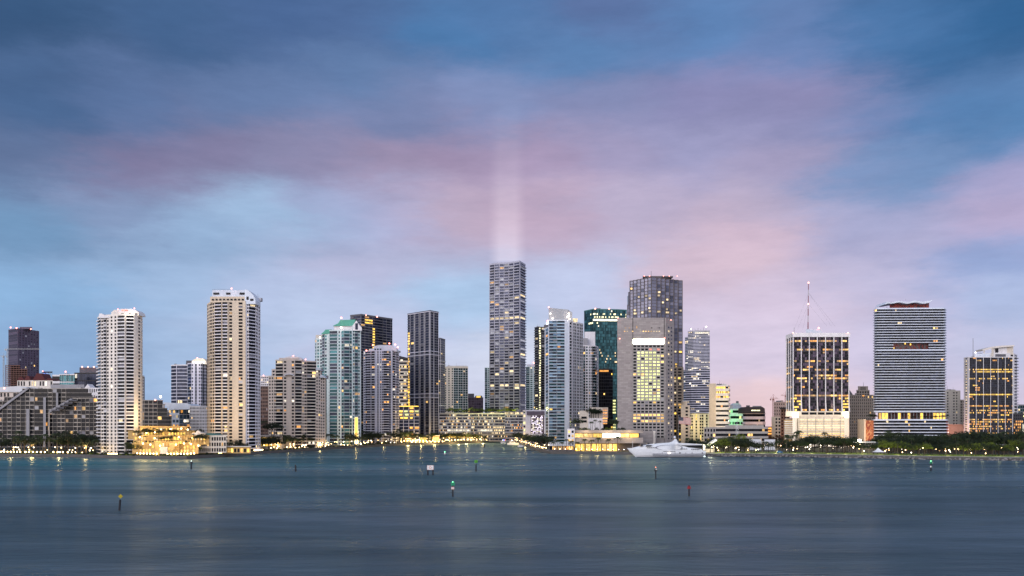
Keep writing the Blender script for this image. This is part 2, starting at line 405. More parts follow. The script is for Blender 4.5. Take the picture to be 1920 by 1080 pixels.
# long-exposure clouds: bands that drift, so the pattern is stretched sideways
def nz3(scale, sx, detail, off, rough=.55):
    mp = t.n('ShaderNodeMapping'); t.l(ae, mp.inputs[0]); mp.inputs['Scale'].default_value = (sx, 1, 1); mp.inputs['Location'].default_value = (off, off * .7, 0); mp.inputs['Rotation'].default_value = (0, 0, -.16)
    nd = t.n('ShaderNodeTexNoise'); t.l(mp.outputs[0], nd.inputs['Vector']); nd.inputs['Scale'].default_value = scale; nd.inputs['Detail'].default_value = detail; nd.inputs['Roughness'].default_value = rough
    return nd
wn = nz3(7.5, .75, 9, 3.1, .64)
warp = t.scale(t.vmath('SUBTRACT', wn.outputs['Color'], (.5, .5, .5)), (.19, .17, 0))
wv = t.vmath('ADD', ae, warp)
CP = [(60, 50, 50, 82, 122), (330, 60, 64, 96, 140), (540, 30, 72, 102, 150), (700, 50, 80, 108, 156), (670, 140, 98, 127, 172), (840, 85, 70, 120, 172), (960, 40, 78, 116, 166), (1130, 20, 90, 110, 158), (1080, 100, 88, 130, 180), (1300, 60, 92, 132, 184), (1500, 80, 106, 132, 182), (1640, 60, 64, 112, 164), (1750, 100, 50, 103, 155), (1890, 50, 38, 90, 140),
      (80, 200, 68, 100, 144), (250, 190, 90, 115, 160), (500, 190, 98, 122, 166), (740, 210, 116, 130, 172), (930, 190, 126, 142, 186), (1150, 200, 132, 139, 181), (1330, 180, 140, 138, 182), (1480, 180, 144, 138, 180), (1510, 240, 140, 140, 181), (1640, 230, 112, 132, 180), (1750, 230, 66, 118, 170), (1850, 260, 74, 130, 182),
      (60, 320, 92, 112, 152), (260, 320, 128, 118, 154), (420, 305, 130, 122, 158), (600, 310, 138, 134, 170), (710, 310, 158, 140, 170), (850, 300, 162, 142, 174), (990, 300, 170, 150, 182), (1130, 300, 162, 154, 190), (1300, 300, 161, 160, 200), (1480, 310, 172, 160, 194), (1640, 330, 118, 146, 192), (1720, 330, 106, 146, 192), (1880, 330, 172, 164, 204),
      (60, 420, 112, 152, 192), (210, 400, 130, 148, 186), (350, 440, 152, 182, 218), (500, 400, 164, 196, 230), (640, 390, 164, 176, 214), (760, 400, 172, 174, 210), (870, 400, 190, 168, 190), (1000, 400, 196, 170, 194), (1150, 400, 187, 175, 203), (1440, 390, 184, 170, 196), (1400, 450, 208, 182, 202), (1620, 420, 166, 168, 206), (1860, 420, 192, 174, 208),
      (100, 560, 136, 176, 218), (300, 540, 160, 186, 222), (520, 560, 178, 192, 226), (590, 610, 188, 204, 235), (700, 500, 184, 186, 218), (840, 570, 172, 202, 236), (1080, 540, 192, 202, 234), (1380, 490, 218, 192, 208), (1500, 560, 212, 196, 220), (1680, 520, 200, 192, 222), (1830, 500, 134, 160, 210), (1880, 570, 170, 186, 224),
      (110, 670, 138, 172, 214), (400, 680, 168, 194, 230), (700, 640, 200, 202, 232), (1000, 680, 210, 216, 238), (1400, 660, 220, 206, 230), (1640, 640, 208, 200, 228), (1880, 640, 194, 196, 226),
      (100, 800, 156, 180, 216), (600, 800, 206, 208, 230), (1100, 800, 218, 214, 232), (1420, 790, 236, 206, 212), (1880, 800, 212, 202, 226)]
num = den = None
for px, py, r, g_, b in CP:
    v = Vector((px - 960, F, HZ - py)).normalized()
    dv = t.vmath('SUBTRACT', wv, (math.atan2(v.x, v.y), math.asin(v.z) * 2.2, 0))
    q = t.vmath('DOT_PRODUCT', dv, dv, out=1)
    e = t.math('POWER', t.math('ADD', q, .004), -2.3)
    c = lin(r, g_, b)
    sc_ = t.n('ShaderNodeVectorMath', operation='SCALE'); sc_.inputs[0].default_value = c; t.l(e, sc_.inputs['Scale'])
    num = sc_.outputs[0] if num is None else t.vmath('ADD', num, sc_.outputs[0])
    den = e if den is None else t.math('ADD', den, e)
dv = t.n('ShaderNodeVectorMath', operation='SCALE'); t.l(num, dv.inputs[0]); t.l(t.math('DIVIDE', 1., den), dv.inputs['Scale'])
front = dv.outputs[0]
# wisps over it
n1 = nz3(9, .6, 10, 7.7, .66).outputs[0]; n2 = nz3(26, .55, 8, 1.3, .68).outputs[0]
wisp = t.math('ADD', t.rng(n1, .3, .7, -.19, .19), t.rng(n2, .3, .7, -.08, .08))
front = t.mix(1., front, t.mix(t.math('ADD', wisp, .5, clamp=True), (.72, .74, .78), (1.30, 1.28, 1.24)), 'MULTIPLY')
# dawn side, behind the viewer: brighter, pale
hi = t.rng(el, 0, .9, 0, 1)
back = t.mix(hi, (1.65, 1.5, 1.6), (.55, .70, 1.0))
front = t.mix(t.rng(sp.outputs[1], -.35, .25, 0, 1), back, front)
front = t.mix(t.rng(el, .45, 1.2, 0, 1), front, (.22, .30, .46))
mix = t.n('ShaderNodeVectorMath', operation='SCALE'); t.l(sky.outputs[0], mix.inputs[0]); mix.inputs['Scale'].default_value = .06
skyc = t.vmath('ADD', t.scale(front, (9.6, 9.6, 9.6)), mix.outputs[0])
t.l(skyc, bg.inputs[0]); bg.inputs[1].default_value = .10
w.cycles.sampling_method = 'MANUAL'; w.cycles.sample_map_resolution = 512
sun = bpy.data.lights.new('sun', 'SUN'); so = bpy.data.objects.new('sun', sun); COL.objects.link(so)
sun.energy = 1.35; sun.angle = math.radians(45); sun.color = (1., .91, .87)
# towards the sun: azimuth SUN_AZ clockwise from +Y
sd = Vector((math.sin(SUN_AZ) * math.cos(SUN_EL), math.cos(SUN_AZ) * math.cos(SUN_EL), math.sin(SUN_EL)))
so.rotation_euler = sd.to_track_quat('Z', 'Y').to_euler()
S.view_settings.view_transform = 'Standard'; S.view_settings.look = 'None'; S.view_settings.exposure = 0; S.view_settings.gamma = 1
S.cycles.max_bounces = 5; S.cycles.diffuse_bounces = 2; S.cycles.glossy_bounces = 3; S.cycles.transmission_bounces = 2; S.cycles.volume_bounces = 0
S.cycles.sample_clamp_indirect = 2.5; S.cycles.sample_clamp_direct = 0; S.cycles.caustics_reflective = False; S.cycles.caustics_refractive = False
S.cycles.volume_step_rate = 4; S.cycles.volume_max_steps = 64

LAMPN = [0]
def lamp(px, py, Y, power, col=(1., .66, .25), r=1.0, dz=None):
    L = bpy.data.lights.new('lamp', 'POINT'); o = bpy.data.objects.new('lamp_light', L); COL.objects.link(o)
    L.energy = power; L.color = col; L.shadow_soft_size = r
    o.location = (X(px, Y), Y, Z(py, Y)); return o

# ------------------------------------------------------------------ water and land
m, t, bs = newmat('water'); o = objco(t)
big = t.noise(t.scale(o, (.0016, .006, 1)), 1, 3, .5); patch = t.noise(t.scale(o, (.004, .016, 1)), 1.7, 4, .6)
spx = t.n('ShaderNodeSeparateXYZ'); t.l(o, spx.inputs[0])
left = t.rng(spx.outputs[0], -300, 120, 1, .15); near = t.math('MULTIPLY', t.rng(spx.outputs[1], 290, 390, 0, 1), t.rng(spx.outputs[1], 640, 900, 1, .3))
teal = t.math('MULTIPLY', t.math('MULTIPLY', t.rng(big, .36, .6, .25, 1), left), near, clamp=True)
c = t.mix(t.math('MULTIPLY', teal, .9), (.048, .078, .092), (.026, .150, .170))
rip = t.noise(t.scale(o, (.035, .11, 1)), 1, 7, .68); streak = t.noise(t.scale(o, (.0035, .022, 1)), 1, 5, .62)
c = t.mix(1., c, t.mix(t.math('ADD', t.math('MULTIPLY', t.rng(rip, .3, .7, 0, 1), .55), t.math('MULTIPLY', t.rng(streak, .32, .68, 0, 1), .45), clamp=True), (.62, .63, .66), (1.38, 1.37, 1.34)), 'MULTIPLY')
w1 = t.noise(t.scale(o, (.10, .26, 1)), 1, 6, .62); w2 = t.noise(t.scale(o, (.02, .06, 1)), 1, 3, .6)
bp = t.n('ShaderNodeBump'); bp.inputs['Strength'].default_value = .42; bp.inputs['Distance'].default_value = 1.
t.l(t.math('ADD', t.math('MULTIPLY', w1, 1.5), t.math('MULTIPLY', w2, 1.4)), bp.inputs['Height'])
df = t.n('ShaderNodeBsdfDiffuse'); t.l(c, df.inputs[0]); t.l(bp.outputs[0], df.inputs['Normal'])
gl = t.n('ShaderNodeBsdfGlossy'); gl.inputs[0].default_value = (.80, .93, 1., 1); t.l(bp.outputs[0], gl.inputs['Normal'])
t.l(t.rng(patch, .35, .68, .24, .38), gl.inputs['Roughness'])
lw = t.n('ShaderNodeLayerWeight'); lw.inputs[0].default_value = .5; t.l(bp.outputs[0], lw.inputs['Normal'])
mx = t.n('ShaderNodeMixShader'); wind = t.noise(t.scale(o, (.0028, .0125, 1)), 1, 5, .62, .6); gust = t.noise(t.scale(o, (.012, .05, 1)), 1, 6, .66)
t.l(t.math('MULTIPLY', t.math('MULTIPLY_ADD', t.math('POWER', lw.outputs['Facing'], 4.), .23, .02), t.math('MULTIPLY', t.rng(wind, .34, .66, .45, 1.55), t.rng(gust, .3, .7, .7, 1.3))), mx.inputs[0])
t.l(df.outputs[0], mx.inputs[1]); t.l(gl.outputs[0], mx.inputs[2])
mo = [n for n in m.node_tree.nodes if n.type == 'OUTPUT_MATERIAL'][0]; t.l(mx.outputs[0], mo.inputs[0]); m.node_tree.nodes.remove(bs)
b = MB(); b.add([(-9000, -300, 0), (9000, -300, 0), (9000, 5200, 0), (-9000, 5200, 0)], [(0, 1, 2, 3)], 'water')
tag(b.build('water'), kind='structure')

def shore(px, py): Y = F * CH / (py - HZ); return (X(px, Y), Y)
SHORE = [(-2200, 850), (-300, 855), (0, 856), (120, 857), (200, 859), (300, 861), (350, 861), (420, 857), (490, 851), (600, 844), (690, 838.5), (760, 834.5), (830, 833), (905, 830.5), (936, 828), (950, 827), (968, 831), (985, 837), (1010, 847), (1032, 851), (1090, 851.5), (1180, 852.5), (1325, 856), (1480, 857), (1600, 859), (1750, 862), (1920, 864), (2400, 868), (4200, 868)]
SP = [shore(*q) for q in SHORE]
m, t, bs = newmat('land'); o = objco(t)
n = t.noise(o, .03, 5, .6); n2 = t.noise(o, .5, 3)
c = t.mix(t.math('MULTIPLY', t.rng(n, .4, .6, 0, 1), t.rng(n2, .2, .7, .5, 1)), (.05, .05, .05), (.035, .055, .018))
t.l(c, bs.inputs['Base Color']); bs.inputs['Roughness'].default_value = .9
b = MB(); b.prism([(x, y + 3.2) for x, y in SP] + [(9000, 9000), (-9000, 9000)], -3, G, 'land')
tag(b.build('ground'), kind='structure')
wall('walk', (.30, .28, .27)); wall('walk_dark', (.085, .08, .08)); wall('rock', (.24, .23, .23), .5)
foliage('grass', (.03, .06, .01), (.07, .12, .02)); foliage('grass_lit', (.10, .17, .02), (.22, .30, .05))  # brighter grass copy: lamplight on the lawn painted into its colour
def strip(name, i0, i1, a, bb, z0, z1, mat, kind='structure'):
    P = [Vector((x, y)) for x, y in SP]; out = []
    for i in range(i0, i1 + 1):
        tg = (P[min(i + 1, len(P) - 1)] - P[max(i - 1, 0)]).normalized(); out.append((P[i], Vector((-tg.y, tg.x))))
    b = MB()
    for (p, n), (q, n2) in zip(out, out[1:]):
        k = [p + n * a, q + n2 * a, q + n2 * bb, p + n * bb]
        b.hexa([(v.x, v.y, z0) for v in k] + [(v.x, v.y, z1) for v in k], mat)
    o = b.build(name); return tag(o, kind=kind)
strip('seawall', 1, 22, 0, 1.5, -2, G + .35, 'seawall_stone')
strip('seawall', 22, 28, 1.6, 3.4, -2, G - .3, 'seawall_stone')
strip('promenade', 1, 14, 1.5, 6.5, G - .5, G + .06, 'walk_dark')
strip('promenade', 16, 22, 1.5, 12, G - .5, G + .06, 'walk')
strip('promenade', 22, 28, 3.4, 22, G - .5, G + .06, 'walk')
strip('lawn', 22, 28, 22, 75, G - .5, G + .09, 'grass_lit')
# rocks piled along the park's edge
b = MB(); rr = random.Random(3)
for i in range(22, 27):
    p, q = Vector(SP[i]), Vector(SP[i + 1]); L = (q - p).length
    for k in range(int(L / 1.1)):
        f = rr.random(); v = p.lerp(q, f); s_ = rr.uniform(.5, 1.25); h = rr.uniform(-.4, 1.5)
        b.ball((v.x, v.y + h * .9 - .6, h), s_, 'rock', 5, 4, .7)
tag(b.build('riprap'), 'grey boulders heaped along the edge of the right hand park', None, None, 'stuff')

# ------------------------------------------------------------------ buildings, left to right
LW = litp(.026, ('warm', 'amber', 'warm_dim', 'soft', 'coolw', 'warm_dim'), 0, 2)
LH = litp(.042, ('warm', 'amber', 'warm_dim', 'soft', 'coolw', 'warm_dim'), 0, 2)
def mostly(mats, p=.8): return litp(p, mats)

# far left: mauve tower, half-built frame, low blocks
b = Bld('office_tower', 'mauve high-rise with a teal glass side, farthest left on the skyline', 40, 1900, 'building')
b.vol([(16, 30), (33, 0), (73, 60)], 1900, 617, 44, ['g3', 's.3' + 's.5w1' * 7 + 's.5'], wallm='mauve', pane='purple', lit=litp(.006, ('warm', 'soft')), roof='charcoal', win=(.1, .2, .85), parapet=2)
b.box('rooftop_parapet', 'mauve', 37, 60, 613, 617, 1915, 20)
for x, y in ((20, 614), (31, 615), (58, 617)): b.beacon(x, y, 1890, r=.75)
b.done()
b = Bld('unfinished_building', 'rust brown concrete frame under construction at the foot of the mauve tower', 32, 1700)
for k in range(11):
    y = 725 - k * 3.9; r_ = 51 if k < 9 else 38
    b.box('floor_slab', 'rust', 10, r_, y - 1.2, y, 1700, 40, True)
for i in range(9): b.box('column', 'rust', 10 + i * 5, 11 + i * 5, 684 if i < 6 else 690, 740, 1701, 2, True); b.box('column', 'rust', 10.4 + i * 5, 11 + i * 5, 686 if i < 6 else 692, 740, 1736, 2, True)
b.box('core_wall', 'charcoal', 20, 34, 687, 740, 1712, 20)
b.done()
def crane(px, pyt, pyb, jl, jr, Y, label, mat='steel'):
    b = Bld('tower_crane', label, px, Y, 'crane'); r = .5
    h0, h1 = b.lz(pyb, Y), b.lz(pyt, Y); m = b.mb('mast'); n = 14
    for i in range(n):
        a = h0 + (h1 - h0) * i / n; c = h0 + (h1 - h0) * (i + 1) / n
        for dx, dy in ((-1, -1), (1, -1), (1, 1), (-1, 1)): m.tube((dx, dy, a), (dx, dy, c), .22, .22, mat, 4)
        m.tube((-1, -1, a), (1, -1, c), .14, .14, mat, 3); m.tube((1, -1, a), (-1, -1, c), .14, .14, mat, 3)
    J = b.mb('jib'); xl, xr = b.lx(jl, Y), b.lx(jr, Y)
    for dy, dz in ((-.8, 0), (.8, 0), (0, 1.5)): J.tube((xl, dy, h1 + dz), (xr, dy, h1 + dz), .2, .2, mat, 4)
    k = 0; x = xl
    while x < xr - 2: J.tube((x, -.8, h1), (x + 2, 0, h1 + 1.5), .12, .12, mat, 3); J.tube((x + 2, 0, h1 + 1.5), (x + 4, -.8, h1), .12, .12, mat, 3); x += 4
    A = b.mb('apex'); A.tube((0, 0, h1), (0, 0, h1 + 7), .4, .15, mat, 4)
    T = b.mb('tie_bar'); T.tube((0, 0, h1 + 7), (xl * .75, 0, h1 + 1.5), .1, .1, mat, 3); T.tube((0, 0, h1 + 7), (xr * .75, 0, h1 + 1.5), .1, .1, mat, 3)
    b.mb('cab').box(-1.6, .2, -2.4, -1, h1 - 2.4, h1 - .2, mat)
    far = xl if abs(xl) < abs(xr) else xr
    b.mb('counterweight').box(far - 1.4 if far > 0 else far, far if far > 0 else far + 1.4, -1, 1, h1 - 2, h1 - .1, mat)
    b.done()
crane(14, 655, 735, 9, 76, 1640, 'grey tower crane with its long arm across the mauve tower')
crane(7, 668, 735, -22, 13, 1660, 'grey tower crane at the left edge, left of the unfinished frame')
crane(1450, 748, 800, 1444, 1458, 1300, 'small tower crane above the pinkish block, left of the mast tower', 'crane_red')
crane(1473, 742, 790, 1464, 1477, 1500, 'tower crane half hidden behind the mast tower', 'crane_red')

b = Bld('apartment_block', 'low beige block with a sloping white roof at the left edge', 25, 1050)
b.vol([(-20, 0), (32, 0)], 1050, 735, 8, ['wwsw' * 2], wallm='beige', lit=LW)
b.poly('roof', 'roof_white', [(-20, 735), (-20, 727), (30, 724), (52, 727), (37, 735)], 1048, 40); b.done()
b = Bld('gabled_building', 'cream block with steep dark red roofs behind the terraced apartments', 68, 1250)
b.vol([(33, 0), (99, 0)], 1250, 713, 8, ['wwws' * 3 + 'w'], wallm='cream', lit=LH, parapet=0)
for x0, x1, yt in ((33, 45, 707), (46, 57, 705), (62, 84, 700), (86, 99, 709)): b.poly('roof', 'red_roof', [(x0 - 1, 713), (x0 + (x1 - x0) * .3, yt), (x0 + (x1 - x0) * .7, yt), (x1 + 1, 713)], 1249, 22, True)
b.beacon(8, 727, 1240, r=.9); b.done()
b = Bld('office_block', 'small dark blue block with a bright blue lamp on its corner', 88, 1400)
b.vol([(79, 0), (98, 0)], 1400, 698, 10, ['ggggg'], wallm='charcoal', pane='blue'); b.beacon(83, 704, 1398, 'blue_lamp', 2.2, 'corner_lamp'); b.beacon(80, 696, 1398); b.done()
for spec in (('white ribbed low block right of the blue lamp block', 98, 112, 704, 1450, 'white', 'rrr', 'dark'), ('green glass block between the blue lamp block and the cream round tower', 111, 142, 703, 1500, 'white', 'ggggggg', 'teal'), ('dark glass slab block with a stepped roof, behind the cream round tower', 140, 187, 700, 1480, 'charcoal', 'gggggggggg', 'navy')):
    lb, a, c, tp, Y, wm, pt, pn = spec
    b = Bld('office_block', lb, (a + c) / 2, Y); b.vol([(a, 0), (c, 0)], Y, tp, 9, [pt], wallm=wm, pane=pn, lit=litp(.03, ('soft', 'coolw')))
    if a == 140: b.box('roof_storey', 'slate_wall' if 'slate_wall' in MATS else 'grey_dark', 149, 187, 689, 699, 1495, 25); [b.beacon(x, 688, 1490, r=.8) for x in (154, 165, 176)]
    if a == 111: b.rod('antenna', 'steel', (123, 703), (123, 696), 1500, .3); b.beacon(123, 697, 1500, r=.8)
    b.done()
b = Bld('gabled_building', 'small white block with a pointed gable left of the cream round tower', 172, 1150)
b.vol([(159, 0), (187, 0)], 1150, 727, 9, ['wwwwwww'], wallm='white', parapet=0, win=(.22, .25, .8)); b.poly('gable', 'white', [(159, 727), (164, 720), (170, 727)], 1149.5, 14); b.done()

# terraced apartments: each storey its own length, stepping down at the ends
def terraces(name, label, floors, Y, cols, x0, wm, seed):
    b = Bld(name, label, x0, Y); rg = random.Random(seed); cw = cols[1]
    kinds = [rg.choice(cols[0]) for _ in range(60)]
    for pl, pr, pt, pb in floors:
        pat = []; n0 = int((pl - x0) // cw) ; x = pl
        while x < pr - .5:
            k = int((x - x0 + 1e-4) // cw); e = min(pr, x0 + (k + 1) * cw)
            pat.append((kinds[k % 60], max(.2, (e - x) / cw))); x = e
        b.vol([(pl, 0), (pr, 0)], Y, pt, 1, [pat], base=pb, wallm=wm, pane='dark', lit=litp(.05, ('amber', 'warm', 'warm_dim', 'warm_dim')), rail='charcoal', railh=.3, slabt=.26, bal=1.0, win=(.05, .13, .93), roof='charcoal', parapet=.35, depth=26, seed=rg.randrange(9999))
    return b
fl = []
for k in range(14):
    pb = 838 - k * 7.8; pl = max(-60, (0 if k < 9 else 0) + (-60 if k < 8 else -60 + (k - 7) * 17)); pr = 186 if k < 11 else 186 - (k - 10) * 7
    fl.append((pl, pr, pb - 7.8, pb))
b = terraces('terraced_apartments', 'long dark terraced apartment block with beige frames, stepping down to the left edge', fl, 920, (['w', 'b', 'b', 'b', 'w', 'b'], 8.5), -80, 'frame_beige', 4)
b.poly('stair_edge', 'grey', [(-10, 771), (52, 726), (55, 728), (-10, 776)], 917.5, 3); b.box('pier', 'grey', 81, 86, 745, 838, 917.5, 3, True); b.box('pier', 'grey', 49, 55, 767, 838, 917.5, 3, True); b.box('pier', 'grey', 105, 109, 736, 775, 917.5, 3, True)
b.box('roof_screen', 'grey', 95, 158, 721, 729, 930, 12); b.beacon(8, 728, 915, r=1.); b.done()
fl = []
for k in range(12):
    pb = 838 - k * 7.6; pl = 92 if k < 8 else 92 + (k - 7) * 11
    fl.append((pl, 186, pb - 7.6, pb))
b = terraces('terraced_apartments', 'nearer terraced block with a slanted left shoulder, beside the cream round tower', fl, 860, (['w', 'b', 'w', 'w', 'b'], 7.6), 92, 'frame_beige', 9)
b.poly('stair_edge', 'grey', [(91, 770), (133, 747), (135, 749), (93, 774)], 857.5, 3); b.box('pier', 'frame_beige', 91, 93, 772, 838, 857.5, 3, True)
for i in range(5): b.box('planter_ledge', 'grey_dark', 96 + i * 8, 112 + i * 8, 768 - i * 4.6, 770.5 - i * 4.6, 853, 6, True)
b.done()
fl = []
for k in range(11):
    pb = 832 - k * 7.4; pr = 322 if k < 7 else 322 - (k - 6) * 4.2
    fl.append((262, pr, pb - 7.4, pb))
b = terraces('terraced_apartments', 'terraced block with a slanted right end, between the two tall cream towers', fl, 900, (['w', 'b', 'w', 'w', 'w', 'b'], 8.4), 262, 'frame_beige', 2)
b.beacon(291, 750, 890, r=.9); b.beacon(301, 744, 890, 'beacon_w', 1.3); b.rod('mast', 'steel', (301, 752), (301, 744), 890); b.done()

# cream round tower
b = Bld('apartment_tower', 'cream tower with curved front and white barrel roof, left of the floodlit terraces', 225, 775)
b.vol([(183.5, 20), (190, 5), (205, 0), (221, -3), (236, -5), (252, -3), (257, 0), (264, 10), (266.5, 26)], 775, 591, 40,
      ['c1', 'nb1.3n', 's.3w1s.2w1s.2', 'B1', 'B1', 's1', 'w', 'ww'], wallm='cream', rail='white', slab='white', lit=LW, bal=1.3, railh=.6, core='core', win=(.22, .25, .82))
b.poly('barrel_roof', 'roof_white', [(222, 591), (222, 580.5), (226, 579), (247, 579), (254, 581), (259, 585), (261, 591)], 776, 14)
b.poly('roof_gable', 'cream', [(208, 591), (209, 585), (214, 581), (222, 580.5), (222, 591)], 779, 14)
b.poly('roof_gable', 'white', [(185, 592), (186.5, 587.5), (191, 588), (195, 591), (206, 593), (206, 596), (185, 596)], 774, 10)
b.box('roof_storey', 'cream', 222, 260, 585.5, 592, 774.3, 10)
for x in (227, 241, 253): b.pane('roof_window', 'dark', x, x + 5, 587.5, 591, 774.2)
b.beacon(221, 580, 772); b.beacon(252, 578, 772); b.pane('sign_glow', 'redlit', 228, 240, 580.5, 583.5, 775.9)
b.done()
b = Bld('apartment_tower', 'sliver of grey tower just right of the cream round tower', 268, 1100)
b.vol([(262, 0), (270, 0)], 1100, 706, 24, ['nn'], wallm='grey'); b.done()

# between the two cream towers
b = Bld('atrium_building', 'block with a broad sloping pale blue roof, left of the tallest cream tower', 340, 960)
b.vol([(310, 0), (336, 0), (357, 12)], 960, 768, 8, ['wwww', 'ggg'], wallm='bluewhite', lit=litp(.3, ('warm', 'soft', 'amber', 'coolw'), 0, 2), win=(.12, .3, .86), parapet=0, pane='blue')
b.poly('roof', 'bluewhite', [(304, 754), (352, 757), (372, 767), (318, 768.5)], 957, 30)
b.done()
b = Bld('office_block', 'white block with a tight grid of square windows, left of the tallest cream tower', 373, 930)
b.vol([(356, 0), (374, 3), (392, 10)], 930, 763, 13, ['w' * 7, 'w' * 6], wallm='white', lit=litp(.04, ('warm',)), win=(.26, .35, .85)); b.done()
b = Bld('office_tower', 'dark tower with thin white floor lines and white edges, behind the sloping roof', 338, 1300)
b.vol([(321, 8), (331, 0), (353, 0)], 1300, 685, 22, ['rrr', 'p.2rrrrp.2'], wallm='white', pane='navy', slab='lavender', bandd=.3, band=(-.1, .12), lit=litp(.02, ('soft',)), core='navy')
b.box('roof_storey', 'grey_dark', 349, 360, 676, 687, 1310, 20); b.done()
b = Bld('apartment_tower', 'white tower with a lit stepped crown, left of the tallest cream tower', 372, 1250)
b.vol([(352, 10), (359, 0), (376, 0), (392, 16)], 1250, 682, 24, ['bb', 'nsbsn', 'nbnbn'], wallm='lavender', pane='navy', lit=litp(.02, ('soft',)))
b.poly('crown', 'white_warm', [(358, 683), (360, 676), (367, 672), (380, 672), (386, 676), (388, 683)], 1255, 20)
for x in (361, 366, 371, 376, 381): b.pane('crown_light', 'flood', x, x + 2.6, 677.5, 681.5, 1254.8)
b.beacon(370, 671, 1250); b.done()

# tallest cream tower
b = Bld('apartment_tower', 'tallest cream tower, beige front and bluish white right flank, white boxy crown', 438, 815)
b.vol([(389, 22), (394, 8), (403, 1), (417, -2), (428, -2), (440, -1), (460, 0)], 815, 566, 46,
      ['nn', 'nn', 'B1', 'B1', 'w1s.3', 's.4w1s.2', 'B1.2n.7n.6'], wallm='tan', slab='cream', rail='lavender', lit=LH, win=(.2, .25, .88), bal=1.2)
b.vol([(460, 0), (466, 1), (479, 9), (487.5, 26)], 816, 556, 46, ['s.6n.6', 'c', 'nw'], wallm='cream_cool', slab='cream_cool', rail='lavender', lit=LH, bal=1.2, base=848)  # warm front and bluish flank: light on each side painted into wall colours
b.box('roof_storey', 'tan', 394, 459, 556, 567, 818, 14); b.box('penthouse', 'bluewhite', 398, 462, 544, 556.5, 822, 16)
b.poly('curved_gable', 'bluewhite', [(459, 560), (459, 543), (463, 543), (470, 548), (476, 555), (479, 563), (479, 570), (459, 570)], 815.2, 16)
for i in range(9): b.pane('roof_window', 'dark', 397 + i * 7, 401 + i * 7, 560, 563.5, 817.5)
for x in (400, 424, 449): b.pane('roof_window', 'dark', x, x + 11 if x != 424 else x + 8, 548.5, 552.5, 821.7)
b.pane('roof_window', 'dark', 462, 466, 556, 562, 814.9); b.pane('roof_window', 'dark', 469, 475, 560, 564, 814.9)
b.beacon(434, 541, 815, r=.8); b.rod('railing', 'steel', (398, 542.5), (433, 542.5), 822, .12); b.done()

# hotel terraces, floodlit
b = Bld('hotel_terraces', 'golden floodlit terraces stepping down to the water between two cream towers', 335, 742, 'terrace')
for i, (pl, pr, pt, pb, Y) in enumerate(((248, 290, 832, 851, 728), (290, 336, 829, 851, 723), (336, 372, 833, 851, 729), (250, 392, 817, 834, 742), (240, 376, 808.5, 824, 756), (262, 352, 800, 812, 770))):
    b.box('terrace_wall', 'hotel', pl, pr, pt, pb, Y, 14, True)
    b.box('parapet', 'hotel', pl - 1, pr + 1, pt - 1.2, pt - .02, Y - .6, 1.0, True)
    x = pl + 3
    while x < pr - 5:
        k = R.random()
        if k < .72: b.pane('lit_opening', R.choice(('gold', 'warm', 'gold', 'soft')), x, x + 3.4, pt + 2.2, min(pb - 3.5, pt + 8), Y - .06)
        if pb - pt > 16 and R.random() < .6: b.pane('lit_opening', R.choice(('gold', 'warm')), x, x + 3.2, pt + 10, pt + 15, Y - .06)
        b.box('column', 'hotel', x + 4, x + 4.9, pt - .1, min(pb - 3.4, pt + 9), Y - .7, .6, True); x += 5.6
b.box('stair', 'cream', 300, 314, 838, 851, 722, 8); b.box('gatehouse', 'hotel', 318, 327, 830, 843, 719, 6)
for x in (292, 297, 322, 330): b.box('lit_pillar', 'gold', x, x + 1.1, 846, 854, 716, 1, True)
for x0 in (308, 338): b.poly('arch', 'hotel', [(x0, 812), (x0, 802), (x0 + 3, 799), (x0 + 7, 799), (x0 + 10, 802), (x0 + 10, 812), (x0 + 8.4, 812), (x0 + 8.4, 803), (x0 + 5, 801), (x0 + 1.6, 803), (x0 + 1.6, 812)], 766, 2, True)
b.done()
b = Bld('hotel_arcade', 'low golden arcade joining the terraces to the tallest cream tower', 405, 752)
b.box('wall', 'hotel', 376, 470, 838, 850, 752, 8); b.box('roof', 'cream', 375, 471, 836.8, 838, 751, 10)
for i in range(15): b.pane('lit_opening', R.choice(('gold', 'warm', 'amber', 'dark')), 378 + i * 6.1, 382 + i * 6.1, 841, 848, 751.9)
b.done()
b = Bld('hotel_pavilion', 'white low pavilion with teal roof and glowing pediment, below the tallest cream tower', 390, 745)
b.vol([(362, 0), (381, 0), (396, -2), (424, 2)], 745, 818, 3, ['w' * 5, 'w' * 4, 'w' * 6], base=849, wallm='white_warm', lit=litp(.12, ('warm',)), win=(.16, .2, .85), depth=18, parapet=.8)
b.poly('teal_roof', 'teal_roof', [(378, 817), (382, 812.5), (402, 813), (410, 817)], 746, 14)
b.poly('pediment', 'cream', [(359, 817), (360, 812), (367, 811), (368, 808.5), (371, 807), (374, 808.5), (375, 811), (386, 813), (386, 817)], 744.5, 3); b.done()
b = Bld('parking_podium', 'low lit podium with yellow openings between the tallest cream tower and the stepped beige tower', 505, 900)
b.box('wall', 'beige', 486, 530, 816, 846, 900, 22)
for y in (820, 827, 833): b.pane('lit_opening', 'gold', 487, 503, y, y + 3.4, 899.9); b.pane('lit_opening', 'warm', 505, 516, y, y + 3., 899.9)
b.done()
b = Bld('apartment_tower', 'narrow brown tower with a white head, in the gap right of the tallest cream tower', 496, 1150)
b.vol([(485, 0), (509, 0)], 1150, 724, 16, ['wwwwwww'], wallm='brown', parapet=0); b.vol([(486, 4), (507, 4)], 1150, 706, 4, ['wwwwww'], base=724, wallm='white', lit=litp(.1, ('soft',))); b.beacon(494, 704, 1148); b.done()

